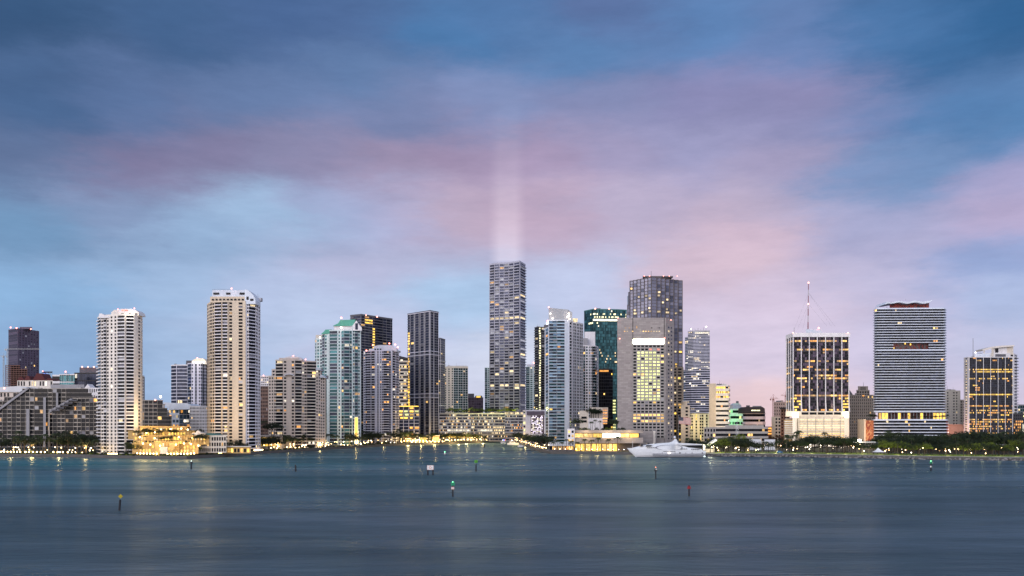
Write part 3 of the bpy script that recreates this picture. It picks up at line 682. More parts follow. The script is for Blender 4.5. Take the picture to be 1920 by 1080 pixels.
# stepped beige tower
b = Bld('apartment_tower', 'broad stepped beige tower with a low arched crown, third of the waterside cream towers', 557, 960)
KW = dict(wallm='beige', slab='beige', rail='cream', lit=LH, win=(.2, .3, .82), bal=1.0)
b.vol([(504, 14), (509, 10), (518, 5)], 960, 706, 22, ['w', 'ww'], **KW)
b.vol([(510, 16), (517, 8), (523, 5)], 960, 693, 24, ['w', 'w'], **KW)
b.vol([(517, 0), (531, -4), (553, -4), (566, 0)], 960, 676, 27, ['b1.2', 'wsw', 'b1.2'], **KW)
b.vol([(566, 0), (570, 2), (593, 8)], 960, 678, 27, ['w', 'n.6bb'], **KW)
b.vol([(592, 8), (601, 11), (602, 26)], 960, 694, 25, ['ww', 'w'], **KW)
b.vol([(600, 11), (609, 15), (610, 30)], 960, 708, 23, ['ww', 'w'], **KW)
b.box('roof_storey', 'beige', 523, 560, 671, 677, 962, 14); b.poly('arch_crown', 'white', [(530, 672), (536, 669.5), (544, 668), (553, 668), (561, 669.5), (566, 673), (566, 675), (530, 675)], 963, 12)
b.poly('arch_hood', 'white', [(532, 705), (533, 702), (538, 700.5), (545, 700.5), (550, 702), (551, 705), (549, 705), (548, 703), (541.5, 702), (535, 703), (534, 705)], 953, 4)
b.poly('shoulder_roof', 'bluewhite', [(592, 694), (592, 689), (596, 690), (602, 694)], 966, 10, True); b.poly('shoulder_roof', 'bluewhite', [(600, 708), (600, 702), (606, 704), (610, 708)], 969, 10, True)
b.beacon(550, 667, 958); b.beacon(573, 674, 958); b.done()

# pale teal tower with green roofs
b = Bld('apartment_tower', 'pale teal and white tower with green hipped roofs', 640, 1090)
KW = dict(wallm='pale_teal', slab='pale_teal', rail='rail', lit=LW, win=(.2, .2, .86), bal=1.2, pane=['teal_dark', 'teal', 'navy'], core='teal_dark')
b.vol([(591, 26), (594, 18), (605, 16)], 1090, 636, 33, ['n', 'ww'], **KW)
b.vol([(604, 14), (618, 10), (622, 8)], 1090, 627, 34, ['bns', 'w'], **KW)
b.vol([(618, 2), (633, 0), (645, -2), (660, 0)], 1090, 620, 35, ['c1', 's.2w1s.3G1', 'c1.2g.5'], **KW)
b.vol([(660, 0), (676, 6), (677, 24)], 1090, 612, 36, ['s.2n.6b1n.6s.2', 'g'], **KW)
b.box('roof_storey', 'white', 626, 662, 611, 621, 1094, 16); b.box('roof_storey', 'white_warm', 592, 606, 628, 637, 1110, 12)
b.poly('green_roof', 'green_roof', [(624, 611), (634, 606), (638, 600), (666, 599), (662, 611)], 1092, 22, True); b.poly('green_roof', 'green_roof', [(602, 626), (607, 622), (610, 618), (621, 617.5), (621, 626)], 1100, 14, True)
b.poly('gable', 'white', [(659, 613), (668, 601), (671, 606), (678, 614.5), (678, 620), (659, 620)], 1090, 3); b.pane('gable_window', 'navy', 666, 671, 606, 618, 1089.8)
b.box('stair_tower', 'pale_teal', 664, 672, 781, 832, 1080, 6); b.pane('lit_column', 'gold', 665.4, 670.6, 783, 822, 1079.8)
b.beacon(640, 596, 1085, r=1.0); b.beacon(600, 633, 1095, 'beacon_w', .9); b.beacon(640, 614, 1086, 'beacon_w', 1.); b.rod('antenna', 'steel', (640, 600), (640, 596), 1092); b.done()
b = Bld('apartment_block', 'slim cream block with a lit stair, in the gap left of the pale teal tower', 612, 1200)
b.vol([(604, 0), (622, 0)], 1200, 757, 12, ['nnn'], wallm='cream', lit=litp(.4, ('warm', 'gold'))); b.box('roof', 'teal_roof', 602, 624, 752, 756.5, 1198, 12); b.done()

# black glass tower behind
b = Bld('office_tower', 'black glass tower with one glowing yellow vertical strip, behind the pale teal tower', 700, 1400)
def l_strip(k, bi, nf, ei, rg):
    if ei == 1:
        if bi == 3 and .45 < k / nf < .9: return 'gold'
        if bi in (1, 2) and k / nf > .92 and k < nf - 1: return 'gold'
        if bi == 2 and rg.random() < .18: return 'warm'
    return 'warm_dim' if rg.random() < .02 else None
b.vol([(657, 593.5), (677, 591.5), (735.5, 600)], 1400, 593.5, 46, ['bbg', 'g.9gg.9g.55bbg.9gg.5'], mode='top', wallm='grey_dark', slab='grey', rail='navy', pane=['navy', 'ink'], full=True, lit=l_strip, railh=.5, slabt=.4, bal=1., roof='charcoal', parapet=2.5)
for px, py in ((677, 592), (692, 594), (706, 596.5), (713, 597.5), (720, 598.5), (728, 599.5), (735, 600.5)):
    Yq = 1400 * (HZ - 593.5) / (HZ - py); b.box('rib', 'lavender', px - .35, px + .35, py, 700, Yq - 1.6, .8, True)
b.beacon(686, 591, 1395, r=.8); b.beacon(707, 594, 1400, r=.8); b.done()

# lavender tower
b = Bld('apartment_tower', 'lavender white tower with rounded stepped top and dense balconies, beside the pale teal tower', 716, 1180)
KW = dict(wallm='lavender', slab='lavender', rail='lavender', lit=LH, win=(.22, .25, .84), bal=1.2, pane=['dark', 'navy'])
b.vol([(682, 16), (688, 6), (704, 0), (716, -2), (735, 0)], 1180, 658, 37, ['nb', 'bB', 'sG.6s.8n.7s.2', 'n.5bb.8G.5s.4'], **KW)
b.vol([(735, 0), (741, 8), (748, 26)], 1180, 657, 37, ['s.3bb', 'nbn'], **KW)
b.poly('crown', 'bluewhite', [(692, 659), (693, 654), (700, 653.5), (701, 649), (710, 647), (734, 647), (737, 651), (743, 652.5), (744, 659)], 1183, 16)
for x in (702, 707, 712): b.pane('roof_window', 'dark', x, x + 3, 653.5, 656.5, 1182.8)
for x, y in ((687, 657), (699, 647), (741, 646), (730, 644), (746, 651)): b.beacon(x, y, 1178, r=.8)
b.done()
b = Bld('office_block', 'white block with lit rooms and a dark slanted roof, left of the black banded tower', 758, 1330)
b.vol([(745, 0), (768, 0)], 1330, 672, 24, ['rrrr'], wallm='white_warm', slab='white_warm', pane='navy', lit=litp(.45, ('soft', 'warm', 'coolw')), bandd=.3)
b.poly('roof', 'charcoal', [(744, 666), (769, 672), (769, 674), (744, 674)], 1328, 20); b.box('lift_house', 'charcoal', 764, 768, 661, 673, 1335, 8); b.done()

# black banded towers
def l_icon(k, bi, nf, ei, rg):
    if ei == 0 and bi == 0 and k / nf < .86: return rg.choice(('gold', 'warm'))
    return 'warm' if rg.random() < .012 else None
b = Bld('apartment_tower', 'black tower with two white belts and a white line grid, its left edge glowing yellow', 795, 1260)
b.vol([(764.5, 590), (806, 583.5), (822, 586.5)], 1260, 590, 50, ['b.5b1p.12b1p.12b1p.12b1p.12', 'p.2g1p.1g.7g.7'], mode='top', wallm='grey_dark', slab='grey', rail='navy', pane=['ink', 'navy', 'ink'], lit=l_icon, railh=.5, bal=.9, parapet=1.5, roof='charcoal', mull=.15)
for p, q in ((.5, 1), ):
    pass
def belt(b, pts, py0, py1, mat='lavender'):
    for (xa, ya), (xb, yb) in zip(pts, pts[1:]):
        Ya, Yb = ya, yb; A = Vector((b.lx(xa, Ya), Ya - b.y)); B = Vector((b.lx(xb, Yb), Yb - b.y)); tt = (B - A).normalized(); n = Vector((tt.y, -tt.x)) * 1.6
        z0, z1 = b.lz(py1, pts[1][1]), b.lz(py0, pts[1][1]); A2, B2 = A - tt * .3, B + tt * .3
        q = [A2 + n, B2 + n, B2, A2]; b.item('belt', 9).hexa([(v.x, v.y, z0) for v in q] + [(v.x, v.y, z1) for v in q], mat)
YI = lambda py: 1260 * 205 / (HZ - py)
pi = [(764.5, 1260), (806, YI(583.5)), (822, YI(586.5))]
for y in (657.5, 664, 737.5, 744): belt(b, pi, y, y + 1.2)
belt(b, pi, 583.5, 584.6)
def ribs(b, xs, fpy, Yf, pyb, mat='lavender', r=.3, off=1.4):
    for x in xs: b.box('rib', mat, x - r, x + r, fpy(x), pyb, Yf(x) - off, .7, True)
fy = lambda x: 590 - (x - 764.5) * 6.5 / 41.5 if x < 806 else 583.5 + (x - 806) * 3 / 16
ribs(b, (769, 778, 788, 797, 806, 813, 822), fy, lambda x: YI(fy(x)), 824)
b.rod('mast', 'steel', (806, 586), (806, 583), 1225); b.beacon(806, 586.5, 1222); b.done()
b = Bld('apartment_tower', 'narrower black banded tower half hidden behind the taller one', 828, 1380)
b.vol([(815, 0), (826, 0), (834.5, 22)], 1380, 635, 44, ['bg', 'gg'], wallm='grey_dark', slab='grey', rail='navy', pane=['ink', 'navy'], lit=litp(.03, ('warm', 'soft')), railh=.5)
pj = [(815, 1380), (826, 1380), (834.5, 1402)]
for y in (676, 682, 760): belt(b, pj, y, y + 1.2)
ribs(b, (823, 826, 834), lambda x: 635.5, lambda x: 1380 if x < 830 else 1402, 800); b.done()
b = Bld('podium', 'black framed podium with two bright yellow storeys, below the black banded tower', 767, 1210)
def l_pod(k, bi, nf, ei, rg): return rg.choice(('gold', 'warm', 'lime')) if nf - 4 <= k <= nf - 2 and rg.random() < .8 else ('amber' if rg.random() < .1 else None)
b.vol([(747, 0), (786, 0)], 1210, 763, 11, ['gp.08gp.08gp.08g'], wallm='charcoal', slab='lavender', pane='navy', lit=l_pod); b.box('lit_cornice', 'gold', 747, 785, 761, 762.4, 1208, 1); b.done()

b = Bld('restaurant_row', 'row of golden lit restaurants at the water line below the black banded tower', 788, 1226)
b.box('wall', 'hotel', 753, 824, 817, 836, 1226, 8); b.box('awning', 'cream', 752, 825, 816, 817.2, 1223, 8)
for i in range(17): b.pane('lit_opening', R.choice(('gold', 'gold', 'warm', 'amber')), 754 + i * 4.1, 757.2 + i * 4.1, 819, 829, 1225.8)
b.done()
# towers up the river
b = Bld('apartment_tower', 'tower with white dotted left wall and dark ribbed face, behind the long podium', 856, 1550)
b.vol([(834, 8), (850, 0), (877.5, 4)], 1550, 690, 30, ['nsnsn', 'p.15ggp.15ggp.15gp.1gp.15'], wallm='white_warm', slab='white', pane='teal_dark', lit=litp(.02, ('soft', 'warm')), parapet=3); b.box('roof_screen', 'white', 838, 876, 685.5, 689, 1558, 16); b.done()
b = Bld('apartment_block', 'dark block with a lit roof terrace, between the dotted tower and the beam tower', 892, 1650)
b.vol([(876, 0), (889, 0), (906, 8)], 1650, 746, 16, ['ggg', 'gggg'], wallm='mauve', slab='mauve', pane='purple', lit=litp(.02, ('warm',))); b.box('roof_storey', 'grey_dark', 877, 889, 738, 746, 1660, 14)
b.pane('lit_band', 'gold', 893, 901, 742.5, 745.5, 1648); b.box('roof_storey', 'grey_dark', 891, 904, 742, 746, 1652, 14); b.done()
b = Bld('apartment_tower', 'thin teal tower showing at the left edge of the beam tower', 914, 1700)
b.vol([(909, 0), (923, 0)], 1700, 690, 34, ['bwg'], wallm='pale_teal', pane='teal_dark', rail='rail'); b.done()

# the tower under the light beam
b = Bld('apartment_tower', 'tallest slim tower with wavy white balconies, standing under the beam of light', 952, 1420)
def l_beam(k, bi, nf, ei, rg):
    if k in (nf - 20, nf - 44, nf - 54): return 'soft' if rg.random() < .8 else None
    return rg.choice(('dimw', 'dimw', 'dimw', 'warm_dim', 'soft')) if rg.random() < .2 else None
fr = [(918, 22), (927, 16), (936, 12), (945, 11), (954, 8), (963, 2), (974, -6), (985, 26)]
b.vol(fr, 1420, 491.5, 63, ['s.12b', 'p.14b', 's.12b', 'p.14b', 's.12b', 'p.14b', 'p.1b'], wallm='slab_blue', slab='slab_blue', rail='slab_blue', lit=l_beam, full=True, bal=1.9, railh=.7, slabt=.6, pane=['slate', 'ink', 'slate', 'navy'], roof='grey', parapet=2.5, core='slate')
b.done()
TOPZ = Z(490, 1420)
b = Bld('apartment_tower', 'slim tower with lit penthouse in the gap right of the beam tower', 996, 1650)
b.vol([(986, 6), (1000, 0), (1010, 0)], 1650, 688, 34, ['bw', 'ww'], wallm='pale_teal', pane='teal_dark', lit=litp(.05, ('warm', 'soft'))); b.box('roof_storey', 'bluewhite', 988, 1008, 683, 688, 1655, 14); b.beacon(1001, 680, 1650, r=.8); b.done()
b = Bld('podium', 'long glass podium with bright lit floors and a planted roof, below the beam tower', 900, 1345)
def l_long(k, bi, nf, ei, rg):
    if ei == 0 and 8 < bi and k == 3: return 'coolw'
    if ei == 1 and k in (2, 3, 4): return 'soft' if rg.random() < .7 else None
    p = .42 if ei == 0 else .3
    if k == nf - 1: p = .12
    return rg.choice(('soft', 'coolw', 'soft', 'warm_dim', 'dimw')) if rg.random() < p else None
PW = dict(wallm='grey', pane=['navy', 'navy', 'slate'], band=(-.18, .26), bandd=.4, depth=50)
b.vol([(823.5, 0), (883, 0)], 1345, 776, 9, ['p.2' + ('r' * 7 + 'p.2') * 4], slab='slab_blue', lit=l_long, **PW)
b.vol([(883, 2), (924, 2), (947, 2)], 1345, 776, 9, ['p.2' + ('r' * 6 + 'p.2') * 4, 'p.2' + ('r' * 6 + 'p.2') * 2], slab='grey', lit=l_long, **PW)
b.vol([(947, 0), (981, 0), (987, 20)], 1345, 778, 9, ['p.2' + ('r' * 5 + 'p.2') * 4, 'rrr'], slab='slab_blue', lit=litp(.2, ('soft', 'amber', 'dimw')), **PW)
b.box('lit_arcade', 'gold', 826, 895, 815, 820, 1342, 2); b.box('canopy', 'concrete', 823, 985, 813, 815, 1338, 7); b.done()
b = Bld('hotel_block', 'lavender block with a glittering white patterned panel, between beam tower and blue glass tower', 1003, 1215)
b.vol([(981, 14), (986, 0), (1023, 0)], 1215, 770, 9, ['n', 's'], wallm='lavender', lit=litp(.6, ('soft', 'lime')), parapet=1); b.box('roof_screen', 'mauve', 987.5, 1023, 771, 778, 1212.5, 2)
for i in range(8):
    for j in range(13):
        if R.random() < .75: b.pane('panel_light', R.choice(('violetw', 'coolw', 'violetw')), 996 + i * 2.7 + (j % 2) * .7, 998 + i * 2.7 + (j % 2) * .7, 779.5 + j * 2.6, 781.3 + j * 2.6, 1214.3)
b.pane('panel', 'purple', 995, 1020, 779, 813.5, 1214.4); b.done()

# blue glass tower group
def l_slit(k, bi, nf, ei, rg): return 'strip' if bi == 2 else ('soft' if rg.random() < .015 else None)
b = Bld('apartment_tower', 'dark balcony tower with one pale glowing vertical slit, left of the blue glass tower', 1016, 1320)
b.vol([(1002.5, 10), (1009, 0), (1031, 6)], 1320, 614, 46, ['b', 's.15b.01g.5s.1b1b1'], wallm='charcoal', slab='grey', rail='navy', pane='dark', lit=lambda k, bi, nf, ei, rg: 'strip' if (ei == 1 and bi == 2) else ('soft' if rg.random() < .012 else None), bal=1.4, railh=.7); b.box('roof_storey', 'grey_dark', 1020, 1030, 609, 615, 1330, 14); b.beacon(1026, 606, 1318, 'beacon_w', 1.1); b.beacon(1027, 602, 1318, r=.9); b.done()
b = Bld('apartment_tower', 'blue glass balcony tower with a white slab crown and a white gridded right side', 1058, 1060)
b.vol([(1022, 24), (1030, 2)], 1060, 614, 38, ['s.2G1s.3'], wallm='bluewhite', slab='bluewhite', pane=['navy', 'blue'], lit=litp(.05, ('amber', 'warm')))
b.vol([(1029, 0), (1059, 0)], 1060, 601.5, 40, ['s.05b1b1s.06b1b1'], wallm='bluewhite', slab='bluewhite', rail='rail_blue', pane=['navy', 'blue', 'navy', 'teal_dark'], lit=litp(.018, ('warm', 'amber', 'gold')), bal=1.2, railh=1.2)
b.vol([(1059, -1), (1067, 1)], 1060, 601.5, 1, ['s'], wallm='bluewhite')
b.vol([(1067, 1), (1074, 8), (1093, 30)], 1060, 603.5, 40, ['n.8s.3', 's.1n.7n.7s.2n.7n.7s.2n.7n.7s.15'], wallm='cream_cool', pane=['teal_dark', 'dark'], lit=litp(.02, ('soft',)), win=(.22, .2, .88))
z = [(1029, 601), (1029, 577), (1065, 580.5), (1065, 601)]
b.poly('crown_slab', 'slab_pale', z, 1061, 3); b.poly('crown_slab_side', 'slab_pale', [(1065.2, 601), (1065.2, 580.5), (1073, 586), (1073, 603)], 1063, 8)
for x, y in ((1032, 588), (1036, 597), (1066.5, 588), (1066.5, 592), (1068, 598), (1064, 594)): b.beacon(x, y, 1058, 'beacon_w', .8, 'flood_lamp')
b.box('lit_roof', 'soft', 1074, 1083, 597, 603, 1078, 5); b.beacon(1029, 576, 1058, r=.7)
b.box('base_storey', 'bluewhite', 1029, 1062, 829, 836, 1056, 5); b.done()
b = Bld('apartment_tower', 'white gridded tower with a plain white box on top, behind the blue glass tower', 1106, 1200)
b.vol([(1086, 0), (1103, 0), (1116, 3), (1121.5, 22)], 1200, 649, 34, ['bbw', 's.2wwbb', 'bw'], wallm='cream_cool', slab='cream_cool', rail='rail', pane=['teal_dark', 'dark'], lit=LH)
b.box('penthouse', 'cream_cool', 1096, 1116, 622, 648, 1212, 16); b.box('lift_house', 'grey', 1088, 1102, 634, 649, 1206, 10); b.done()
b = Bld('office_tower', 'teal glass tower with a bright lit band near its top, left of the faceted tower', 1134, 1320)
def l_teal(k, bi, nf, ei, rg):
    f = k / nf
    if k == nf - 4 and ei >= 1 and not (ei == 2 and bi > 1): return 'flood'
    if k in (nf - 2, nf - 3): return 'strip' if rg.random() < .5 else None
    if k in (nf - 5, ): return 'strip' if rg.random() < .3 else None
    if .56 < f < .68: return 'soft' if rg.random() < .2 else None
    if .12 < f < .20: return 'lime' if rg.random() < .3 else None
    if f < .3 and ei == 1 and bi in (16, 17, 18): return 'lime'
    return rg.choice(('soft', 'coolw')) if rg.random() < .025 else None
b.vol([(1095.5, 22), (1112, 0), (1157, 4), (1175, 10)], 1320, 581, 44, ['g' * 6, 'g' * 20, 'g' * 6], wallm='teal_roof', slab='teal_dark', pane=['teal', 'teal_dark', 'teal'], lit=l_teal, mull=.12, core='teal_dark', roof='charcoal', parapet=1.5)
b.box('roof_storey', 'grey_dark', 1118, 1126, 578, 582, 1330, 10)
b.beacon(1116, 579, 1316, r=.8); b.beacon(1142, 579, 1316, r=.8); b.beacon(1114, 625, 1312, r=1.); b.done()
b = Bld('office_block', 'black glass slab in front of the teal tower, with scattered yellow windows', 1139, 1230)
b.vol([(1117, 0), (1149, 0)], 1230, 693, 22, ['g' * 9], wallm='charcoal', slab='charcoal', pane='dark', lit=litp(.03, ('gold', 'warm'), .06, 4)); b.box('lit_sign', 'amber', 1124, 1141, 694, 697, 1228.8, .5); b.done()

# faceted tower
b = Bld('office_tower', 'tallest dark grey faceted tower with sawtooth corners, right of centre', 1228, 1020)
def l_sef(k, bi, nf, ei, rg):
    f = k / nf
    if .84 < f < .9 or .775 < f < .81: return 'soft' if rg.random() < .3 else None
    if f < .62 and ei > 8: return rg.choice(('gold', 'warm', 'soft')) if rg.random() < .22 else None
    return rg.choice(('soft', 'warm')) if rg.random() < .05 else None
KW = dict(wallm='granite', slab='granite', pane=['facet', 'facet', 'facet', 'slate'], lit=l_sef, roof='granite', parapet=.6, mull=.7, core='navy', panes=True)
xs = [1181, 1187, 1194, 1201, 1208, 1214.5, 1221]
fr = []
for i, x in enumerate(xs):
    fr += [(x, 30 - i * 5), (x + .6, 30 - i * 5 - 4)]
fr += [(1231, 0), (1231.8, 3), (1239, 3), (1239.8, 7), (1247, 7), (1247.8, 11), (1255, 11), (1255.8, 15), (1263, 15), (1263.8, 19), (1271, 19), (1271.8, 23), (1279.5, 23)]
b.vol(fr, 1020, 519.5, 52, ['s' if i % 2 == 0 else 'g' for i in range(len(fr) - 1)], depth=40, **KW)
for xl, top in ((1178.5, 548), (1176.5, 572), (1174.8, 590)): b.vol([(xl, 34), (1183, 31)], 1020, top, 46 if top < 560 else 40, ['g'], depth=30, **KW)
b.box('roof_storey', 'granite', 1205, 1262, 517.5, 520, 1035, 20)
for x in (1208, 1218, 1244, 1255, 1270): b.beacon(x, 517.5, 1018, r=.45)
b.rod('antenna', 'dark_steel', (1221, 519), (1221, 508), 1025, .2); b.done()
b = Bld('office_block', 'slim tan tower with pairs of lit windows, below the faceted tower', 1268, 985)
b.vol([(1258, 0), (1281, 0)], 985, 690, 27, ['s.25w1s.15w1s.25'], wallm='tan_granite', pane='dark', lit=litp(.18, ('gold', 'warm', 'soft'), .12, 2), win=(.1, .25, .85)); b.done()

# travertine hotel
b = Bld('hotel_tower', 'grey travertine slab tower with a glowing window grid and white light bar', 1210, 910)
def l_inter(k, bi, nf, ei, rg):
    r = nf - 1 - k
    if r < 2: return 'redlit' if (r == 1 and rg.random() < .3) else None
    if 2 <= r < 18: return ('lime' if rg.random() < .9 else 'warm') if 1 <= bi <= 6 and not (rg.random() < .05) else ('warm' if rg.random() < .03 else None)
    if 22 <= r <= 24: return 'warm' if rg.random() < .8 else None
    return 'gold' if rg.random() < .06 else None
b.vol([(1158, 0), (1186.5, 0), (1245.5, 0), (1248, 0), (1263, 14)], 910, 596.5, 1, ['s', 's', 's', 's'], wallm='travertine', core='travertine', depth=40, parapet=.4, roof='travertine')
b.vol([(1186.5, -.9), (1245.5, -.9)], 910, 646.5, 30, ['w' * 8], wallm='concrete', base=822, lit=l_inter, full=True, depth=1.3, parapet=0, win=(.13, .22, .82), proud=.3, pane='dark')
b.pane('light_bar', 'floodbar', 1187, 1245, 636, 645, 909.2)
for x in range(1170, 1240, 5):
    if R.random() < .75: b.pane('slot_window', R.choice(('warm', 'soft')), x, x + 2.4, 620.5, 622, 909.4)
for x in range(1172, 1240, 7):
    if R.random() < .5: b.pane('slot_window', R.choice(('warm_dim', 'dark')), x, x + 2, 611 + R.randrange(2) * 3, 612.5 + 3, 909.4)
for k in range(30):
    for q in (.25, .6):
        A = Vector((b.lx(1248, 910), 0)); B = Vector((b.lx(1263, 924), 14)); p = A.lerp(B, q); q2 = A.lerp(B, q + .16); z = 10 + k * 3.95; n = Vector(((B - A).y, -(B - A).x)).normalized() * .5
        b.item('side_window', 4).add([(p.x + n.x, p.y + n.y, z), (q2.x + n.x, q2.y + n.y, z), (q2.x + n.x, q2.y + n.y, z + 1.7), (p.x + n.x, p.y + n.y, z + 1.7)], [(0, 1, 2, 3)], 'slate' if R.random() < .8 else 'soft')
b.box('entrance_block', 'travertine', 1200, 1224, 808, 836, 884, 20); b.box('entrance_pier', 'cream', 1224.5, 1229, 808, 838, 888, 14)
b.beacon(1162, 635, 905); b.beacon(1246, 634, 905); b.beacon(1158.5, 596, 905); b.beacon(1258, 600, 910); b.done()
b = Bld('waterside_podium', 'long low stone podium with lit gallery and yellow lit hall, beside the bay', 1135, 842)
b.box('wall', 'travertine', 1077, 1206, 806.5, 812, 842, 30); b.box('wall', 'travertine', 1077, 1206, 820.5, 831, 840, 32); b.box('back_wall', 'granite', 1070, 1200, 812, 852, 850, 22)
for i in range(7): b.pane('gallery_light', R.choice(('gold', 'warm', 'flood')), 1078 + i * 17.2, 1094 + i * 17.2, 813, 820, 841.2); b.box('mullion', 'granite', 1094.2 + i * 17.2, 1095 + i * 17.2, 812, 820.5, 840.6, 1, True)
for i in range(8): b.pane('hall_light', R.choice(('gold', 'gold', 'warm')), 1079 + i * 10, 1087 + i * 10, 832.5, 845.5, 849.8); b.box('column', 'brown', 1087.3 + i * 10, 1088.6 + i * 10, 831, 848, 842, 1.4, True)
b.box('soffit', 'hotel', 1077, 1163, 831, 831.8, 841, 8)
b.vol([(1064, 0), (1077, 0)], 838, 806, 4, ['ww'], base=838, wallm='white', lit=litp(.6, ('warm',)), depth=20)
b.box('cafe_roof', 'white', 1030, 1076, 834, 836, 832, 10)
for i in range(9): b.pane('cafe_light', R.choice(('warm', 'amber', 'dark', 'warm_dim')), 1031 + i * 5, 1034.6 + i * 5, 837, 843, 837)
b.box('cafe_wall', 'grey_dark', 1030, 1076, 836, 846, 837.4, 4); b.done()
b = Bld('stepped_block', 'white stepped block with square windows and a roof garden, behind the waterside podium', 1110, 1010)
b.vol([(1087, 0), (1103, 0)], 1010, 772, 7, ['ss', ], wallm='white_warm', depth=18); b.box('window_row', 'dark', 1090, 1100, 781, 785, 1008.9, .5); b.box('window_row', 'dark', 1090, 1100, 788, 792, 1008.9, .5)
b.box('wall', 'white', 1103, 1131, 784, 806, 1006, 20); b.box('upper_wall', 'white_warm', 1106, 1140, 764, 784, 1020, 16)
for k in range(6): b.box('lit_wall', 'pink_beige', 1130, 1139, 765 + k * 5, 768.4 + k * 5, 1003, 6, True); b.pane('lit_opening', 'amber', 1130.4, 1138.6, 768.4 + k * 5, 770 + k * 5, 1004)
b.done()

# round striped tower and the tan blocks
b = Bld('office_tower', 'rounded striped tower in three tiers with thin white floor lines, right of the faceted tower', 1305, 1420)
l_mt = litp(.045, ('coolw', 'soft'), .13, 5)
KW = dict(wallm='grey', slab='lavender', pane=['navy', 'slate'], lit=l_mt, bandd=.5, band=(-.16, .22), roof='grey', core='navy')
b.vol([(1290, 14), (1300, 5), (1314, 0), (1330.5, 0)], 1425, 621, 5, ['r' * 4, 'r' * 5, 'r' * 6], base=634, **KW)
b.vol([(1284.5, 20), (1290, 9), (1300, 3), (1314, -1), (1330.8, -1)], 1424, 632, 24, ['rr', 'rrr', 'r' * 5, 'r' * 6], base=697, **KW)
b.vol([(1279, 26), (1285, 10), (1296, 2), (1314, -2), (1331, -2)], 1422, 695, 30, ['rr', 'rrr', 'r' * 6, 'r' * 6], **KW)
for i in range(7): b.rod('antenna', 'steel', (1294 + i * 5, 621), (1294 + i * 5, 614 + (i * 37 % 5)), 1430, .25)
b.beacon(1324, 613, 1425, 'beacon_w', .8); b.beacon(1296, 617, 1425, 'beacon_w', .5); b.pane('lit_band', 'coolw', 1303, 1330, 622.5, 625.5, 1420.5); b.done()
b = Bld('lit_block', 'floodlit white block below the rounded striped tower', 1303, 1150)
b.vol([(1280, 0), (1331, 0)], 1150, 777, 10, ['snsnnsnsnnsns'], wallm='white_warm', lit=litp(.15, ('gold', 'warm')), win=(.2, .2, .9)); b.done()
b = Bld('round_top_block', 'golden lit slim tower with a round drum on top, behind the flag', 1284, 960)
b.vol([(1277, 0), (1293, 3)], 960, 762, 12, ['s.3s.5w1s.2'], wallm='tan', lit=litp(.05, ('warm',)))
m_ = b.mb('drum'); zz = b.lz(762, 960); r_ = 3.2; m_.tube((b.lx(1285, 960), 6, zz), (b.lx(1285, 960), 6, zz + 5.5), r_, r_, 'tan', 14); m_.tube((b.lx(1285, 960), 6, zz + 5.5), (b.lx(1285, 960), 6, zz + 6.4), r_ + .3, r_ * .6, 'cream', 14); b.done()
def l_tan(k, bi, nf, ei, rg): return 'gold' if k >= nf - 3 and rg.random() < .8 else ('amber' if rg.random() < .1 else None)
b = Bld('office_block', 'tan block with a blank left wall and warm lit ribbon floors', 1347, 1000)
b.vol([(1330, 0), (1342, 0)], 1000, 721, 1, ['s'], wallm='tan', roof='tan'); b.vol([(1342, .5), (1365, .5), (1367, 20)], 1000, 724, 13, ['rrrrr', 'r'], wallm='cream', slab='cream', pane='dark', lit=l_tan, band=(-.1, .5), bandd=1.2)
for i in range(4): b.rod('antenna', 'steel', (1345 + i * 4, 722), (1345 + i * 4, 718), 1005, .15)
b.done()
b = Bld('low_building', 'long low beige building with a flat roof line, behind the park trees', 1385, 930)
b.vol([(1320, 0), (1440, 0)], 930, 803, 3, ['wwww' + 'r' * 18], wallm='concrete', slab='concrete', base=830, lit=litp(.1, ('warm',))); b.box('upper_storey', 'concrete', 1360, 1432, 797, 803, 936, 16); b.done()
b = Bld('office_block', 'white banded block glowing green, with a domed plant room on its roof', 1379, 1130)
b.vol([(1366, 0), (1394, 0)], 1130, 768, 6, ['rrrrrrr'], wallm='white', slab='white', pane='dark', lit=litp(.16, ('greenlit', 'greenlit', 'lime')), band=(-.12, .45), bandd=.5)
b.poly('dome', 'bluewhite', [(1373, 768), (1374, 759), (1378, 756), (1386, 756), (1390, 760), (1391, 768)], 1136, 14); b.box('tank', 'steel', 1380, 1385, 752, 757, 1140, 4); b.done()
b = Bld('office_block', 'dark striped block with a rounded black top storey, left of the orange glow', 1413, 1080)
b.vol([(1393, 2), (1397, 0), (1430, 0), (1434.5, 4)], 1080, 775, 6, ['r', 'r' * 8, 'r'], wallm='white', slab='lavender', pane='dark', band=(-.12, .42), bandd=.5, lit=litp(.03, ('soft',)), parapet=0)
b.poly('top_storey', 'charcoal', [(1393, 775), (1393, 766), (1397, 763), (1430, 763), (1434, 766), (1434.5, 775)], 1078, 22); b.box('plant_room', 'grey_dark', 1399, 1406, 760, 763, 1084, 8); b.box('plant_room', 'grey', 1411, 1428, 761, 763, 1085, 8); b.pane('lit_sign', 'strip', 1409, 1425, 768.5, 770.5, 1077.7); b.done()
b = Bld('apartment_block', 'pinkish beige block with small windows, left of the mast tower', 1463, 1250)
b.vol([(1451, 0), (1476, 0)], 1250, 755, 12, ['wwwwww'], wallm='pink_beige', lit=litp(.05, ('warm',)), win=(.28, .3, .75)); b.done()
b = Bld('apartment_block', 'white low block with orange lit wall, in front of the pinkish block', 1457, 1120)
b.vol([(1447, 0), (1470, 0)], 1120, 783, 8, ['swws'], wallm='white_warm', lit=litp(.1, ('amber',))); b.done()
b = Bld('apartment_block', 'dark brown block with an overhanging flat roof, against the left of the mast tower', 1470, 1050)
